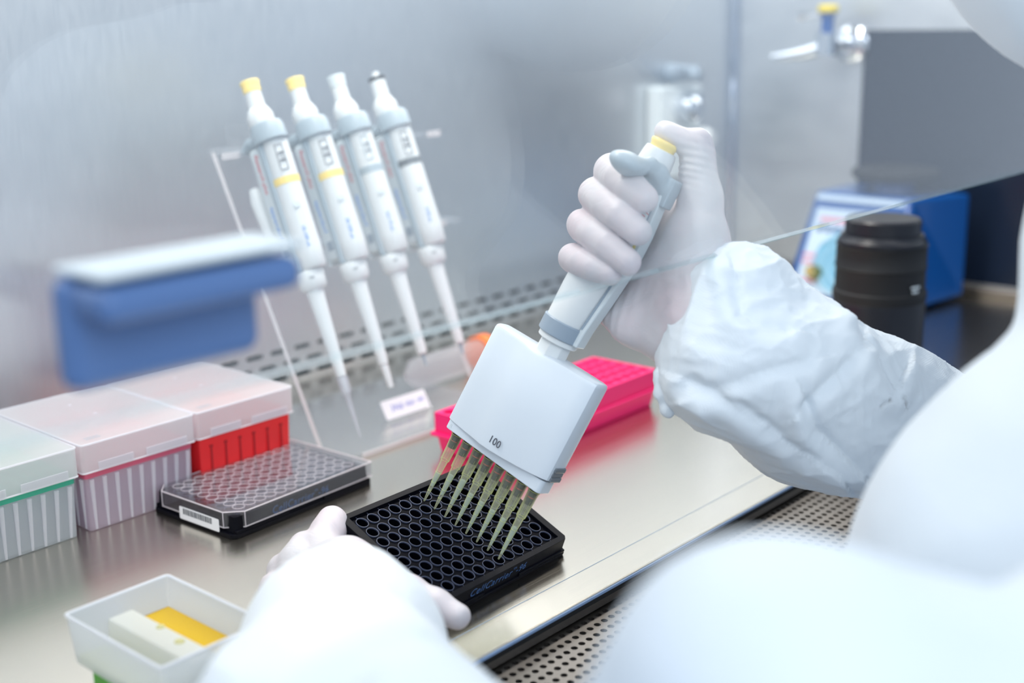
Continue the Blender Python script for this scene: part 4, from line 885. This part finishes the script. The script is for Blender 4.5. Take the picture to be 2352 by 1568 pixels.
for L, amp in zip(CR, (0.0038, 0.0045, 0.0025, 0.0025, 0.0042, 0.0022)):
    best = np.full(len(V), 9.0); side = np.zeros(len(V))
    for a, b in zip(L[:-1], L[1:]):
        a = np.array(a); b = np.array(b); ab = b - a; P = V - a; P = P - np.outer(P @ vd, vd) * 0.75; ab2 = ab - (ab @ vd) * vd * 0.75
        t = np.clip(P @ ab2 / (ab2 @ ab2), 0, 1); r = P - np.outer(t, ab2); dist = np.linalg.norm(r, axis=1); sd = np.cross(ab2, r) @ vd
        m_ = dist < best; best = np.where(m_, dist, best); side = np.where(m_, np.sign(sd), side)
    facing = (n @ vd) < 0.2
    d += facing * (-amp * np.exp(-(best / 0.0035) ** 2) + amp * 0.9 * (side > 0) * np.exp(-((best - 0.008) / 0.006) ** 2))
V = V + n * d[:, None]
put('sleeve', V, Q, 'gown')
# gathered elastic cuff bead below the glove
g = SDF((0.020, -0.340, 0.085), (0.080, -0.280, 0.150), 0.0012)
for x, y, z, r in ((0.0480, -0.3010, 0.1310, .0050), (0.0470, -0.3030, 0.1225, .0055), (0.0475, -0.3060, 0.1140, .0048)): g.add(g.ell((x, y, z), (r, r, r * 1.2)), 0.003)
V, Q = g.mesh(); n = vnormals(V, Q); V = V + n * (0.0006 * ridged(V, 220, 21))[:, None]
put('cuff', V, Q, 'gown')
# left sleeve
g = SDF((-0.345, -0.540, -0.030), (-0.060, -0.170, 0.170), 0.0022)
D = g.chain([(-0.1220, -0.2156, 0.0420, .0145), (-0.1328, -0.2360, 0.0390, .0250), (-0.1660, -0.2742, 0.0452, .0410), (-0.2409, -0.3562, 0.0565, .0525), (-0.2680, -0.4650, 0.0600, .0580)], 0.02)
g.add(D); V, Q = g.mesh(); V = relax(V, Q, 2); n = vnormals(V, Q)
V = V + n * (0.0026 * ridged(V, 17, 31, (1, 1, 1.3)) + 0.0010 * ridged(V, 40, 32))[:, None]
put('sleeve', V, Q, 'gown')
# coverall: torso, shoulders, hooded head, upper arms
g = SDF((-0.42, -0.95, -0.45), (0.50, -0.36, 0.78), 0.0065)
D = g.ell((0.05, -0.68, -0.10), (0.19, 0.13, 0.30))
D = smin(D, g.ell((-0.012, -0.585, 0.086), (0.129, 0.130, 0.130)), 0.03)
D = smin(D, g.ell((0.063, -0.583, 0.238), (0.097, 0.092, 0.103)), 0.03)
D = smin(D, g.cap((-0.08, -0.655, 0.25), (0.22, -0.63, 0.30), 0.072, 0.072), 0.03)
D = smin(D, g.cap((-0.10, -0.665, 0.19), (-0.198, -0.600, 0.126), 0.058, 0.048), 0.01)
D = smin(D, g.cap((-0.198, -0.600, 0.126), (-0.266, -0.549, 0.160), 0.046, 0.0418), 0.01)
D = smin(D, g.cap((-0.266, -0.549, 0.160), (-0.278, -0.505, 0.070), 0.0418, 0.046), 0.01)
D = smin(D, g.cap((0.22, -0.61, 0.30), (0.36, -0.45, 0.09), 0.066, 0.050), 0.03)
D = smin(D, g.cap((0.06, -0.64, 0.33), (0.13, -0.53, 0.38), 0.045, 0.045), 0.03)
D = smin(D, g.ell((0.150, -0.483, 0.395), (0.082, 0.085, 0.105)), 0.02)
D = smin(D, g.cap((-0.05, -0.66, -0.33), (-0.10, -0.53, -0.36), 0.10, 0.09), 0.05); D = smin(D, g.cap((0.16, -0.66, -0.33), (0.22, -0.53, -0.36), 0.10, 0.09), 0.05)
g.add(D); V, Q = g.mesh(); V = relax(V, Q, 3); n = vnormals(V, Q)
V = V + n * (0.003 * ridged(V, 9, 41, (1, 1, 1.5)) + 0.002 * ridged(V, 20, 42))[:, None]
put('coverall', V, Q, 'gown')
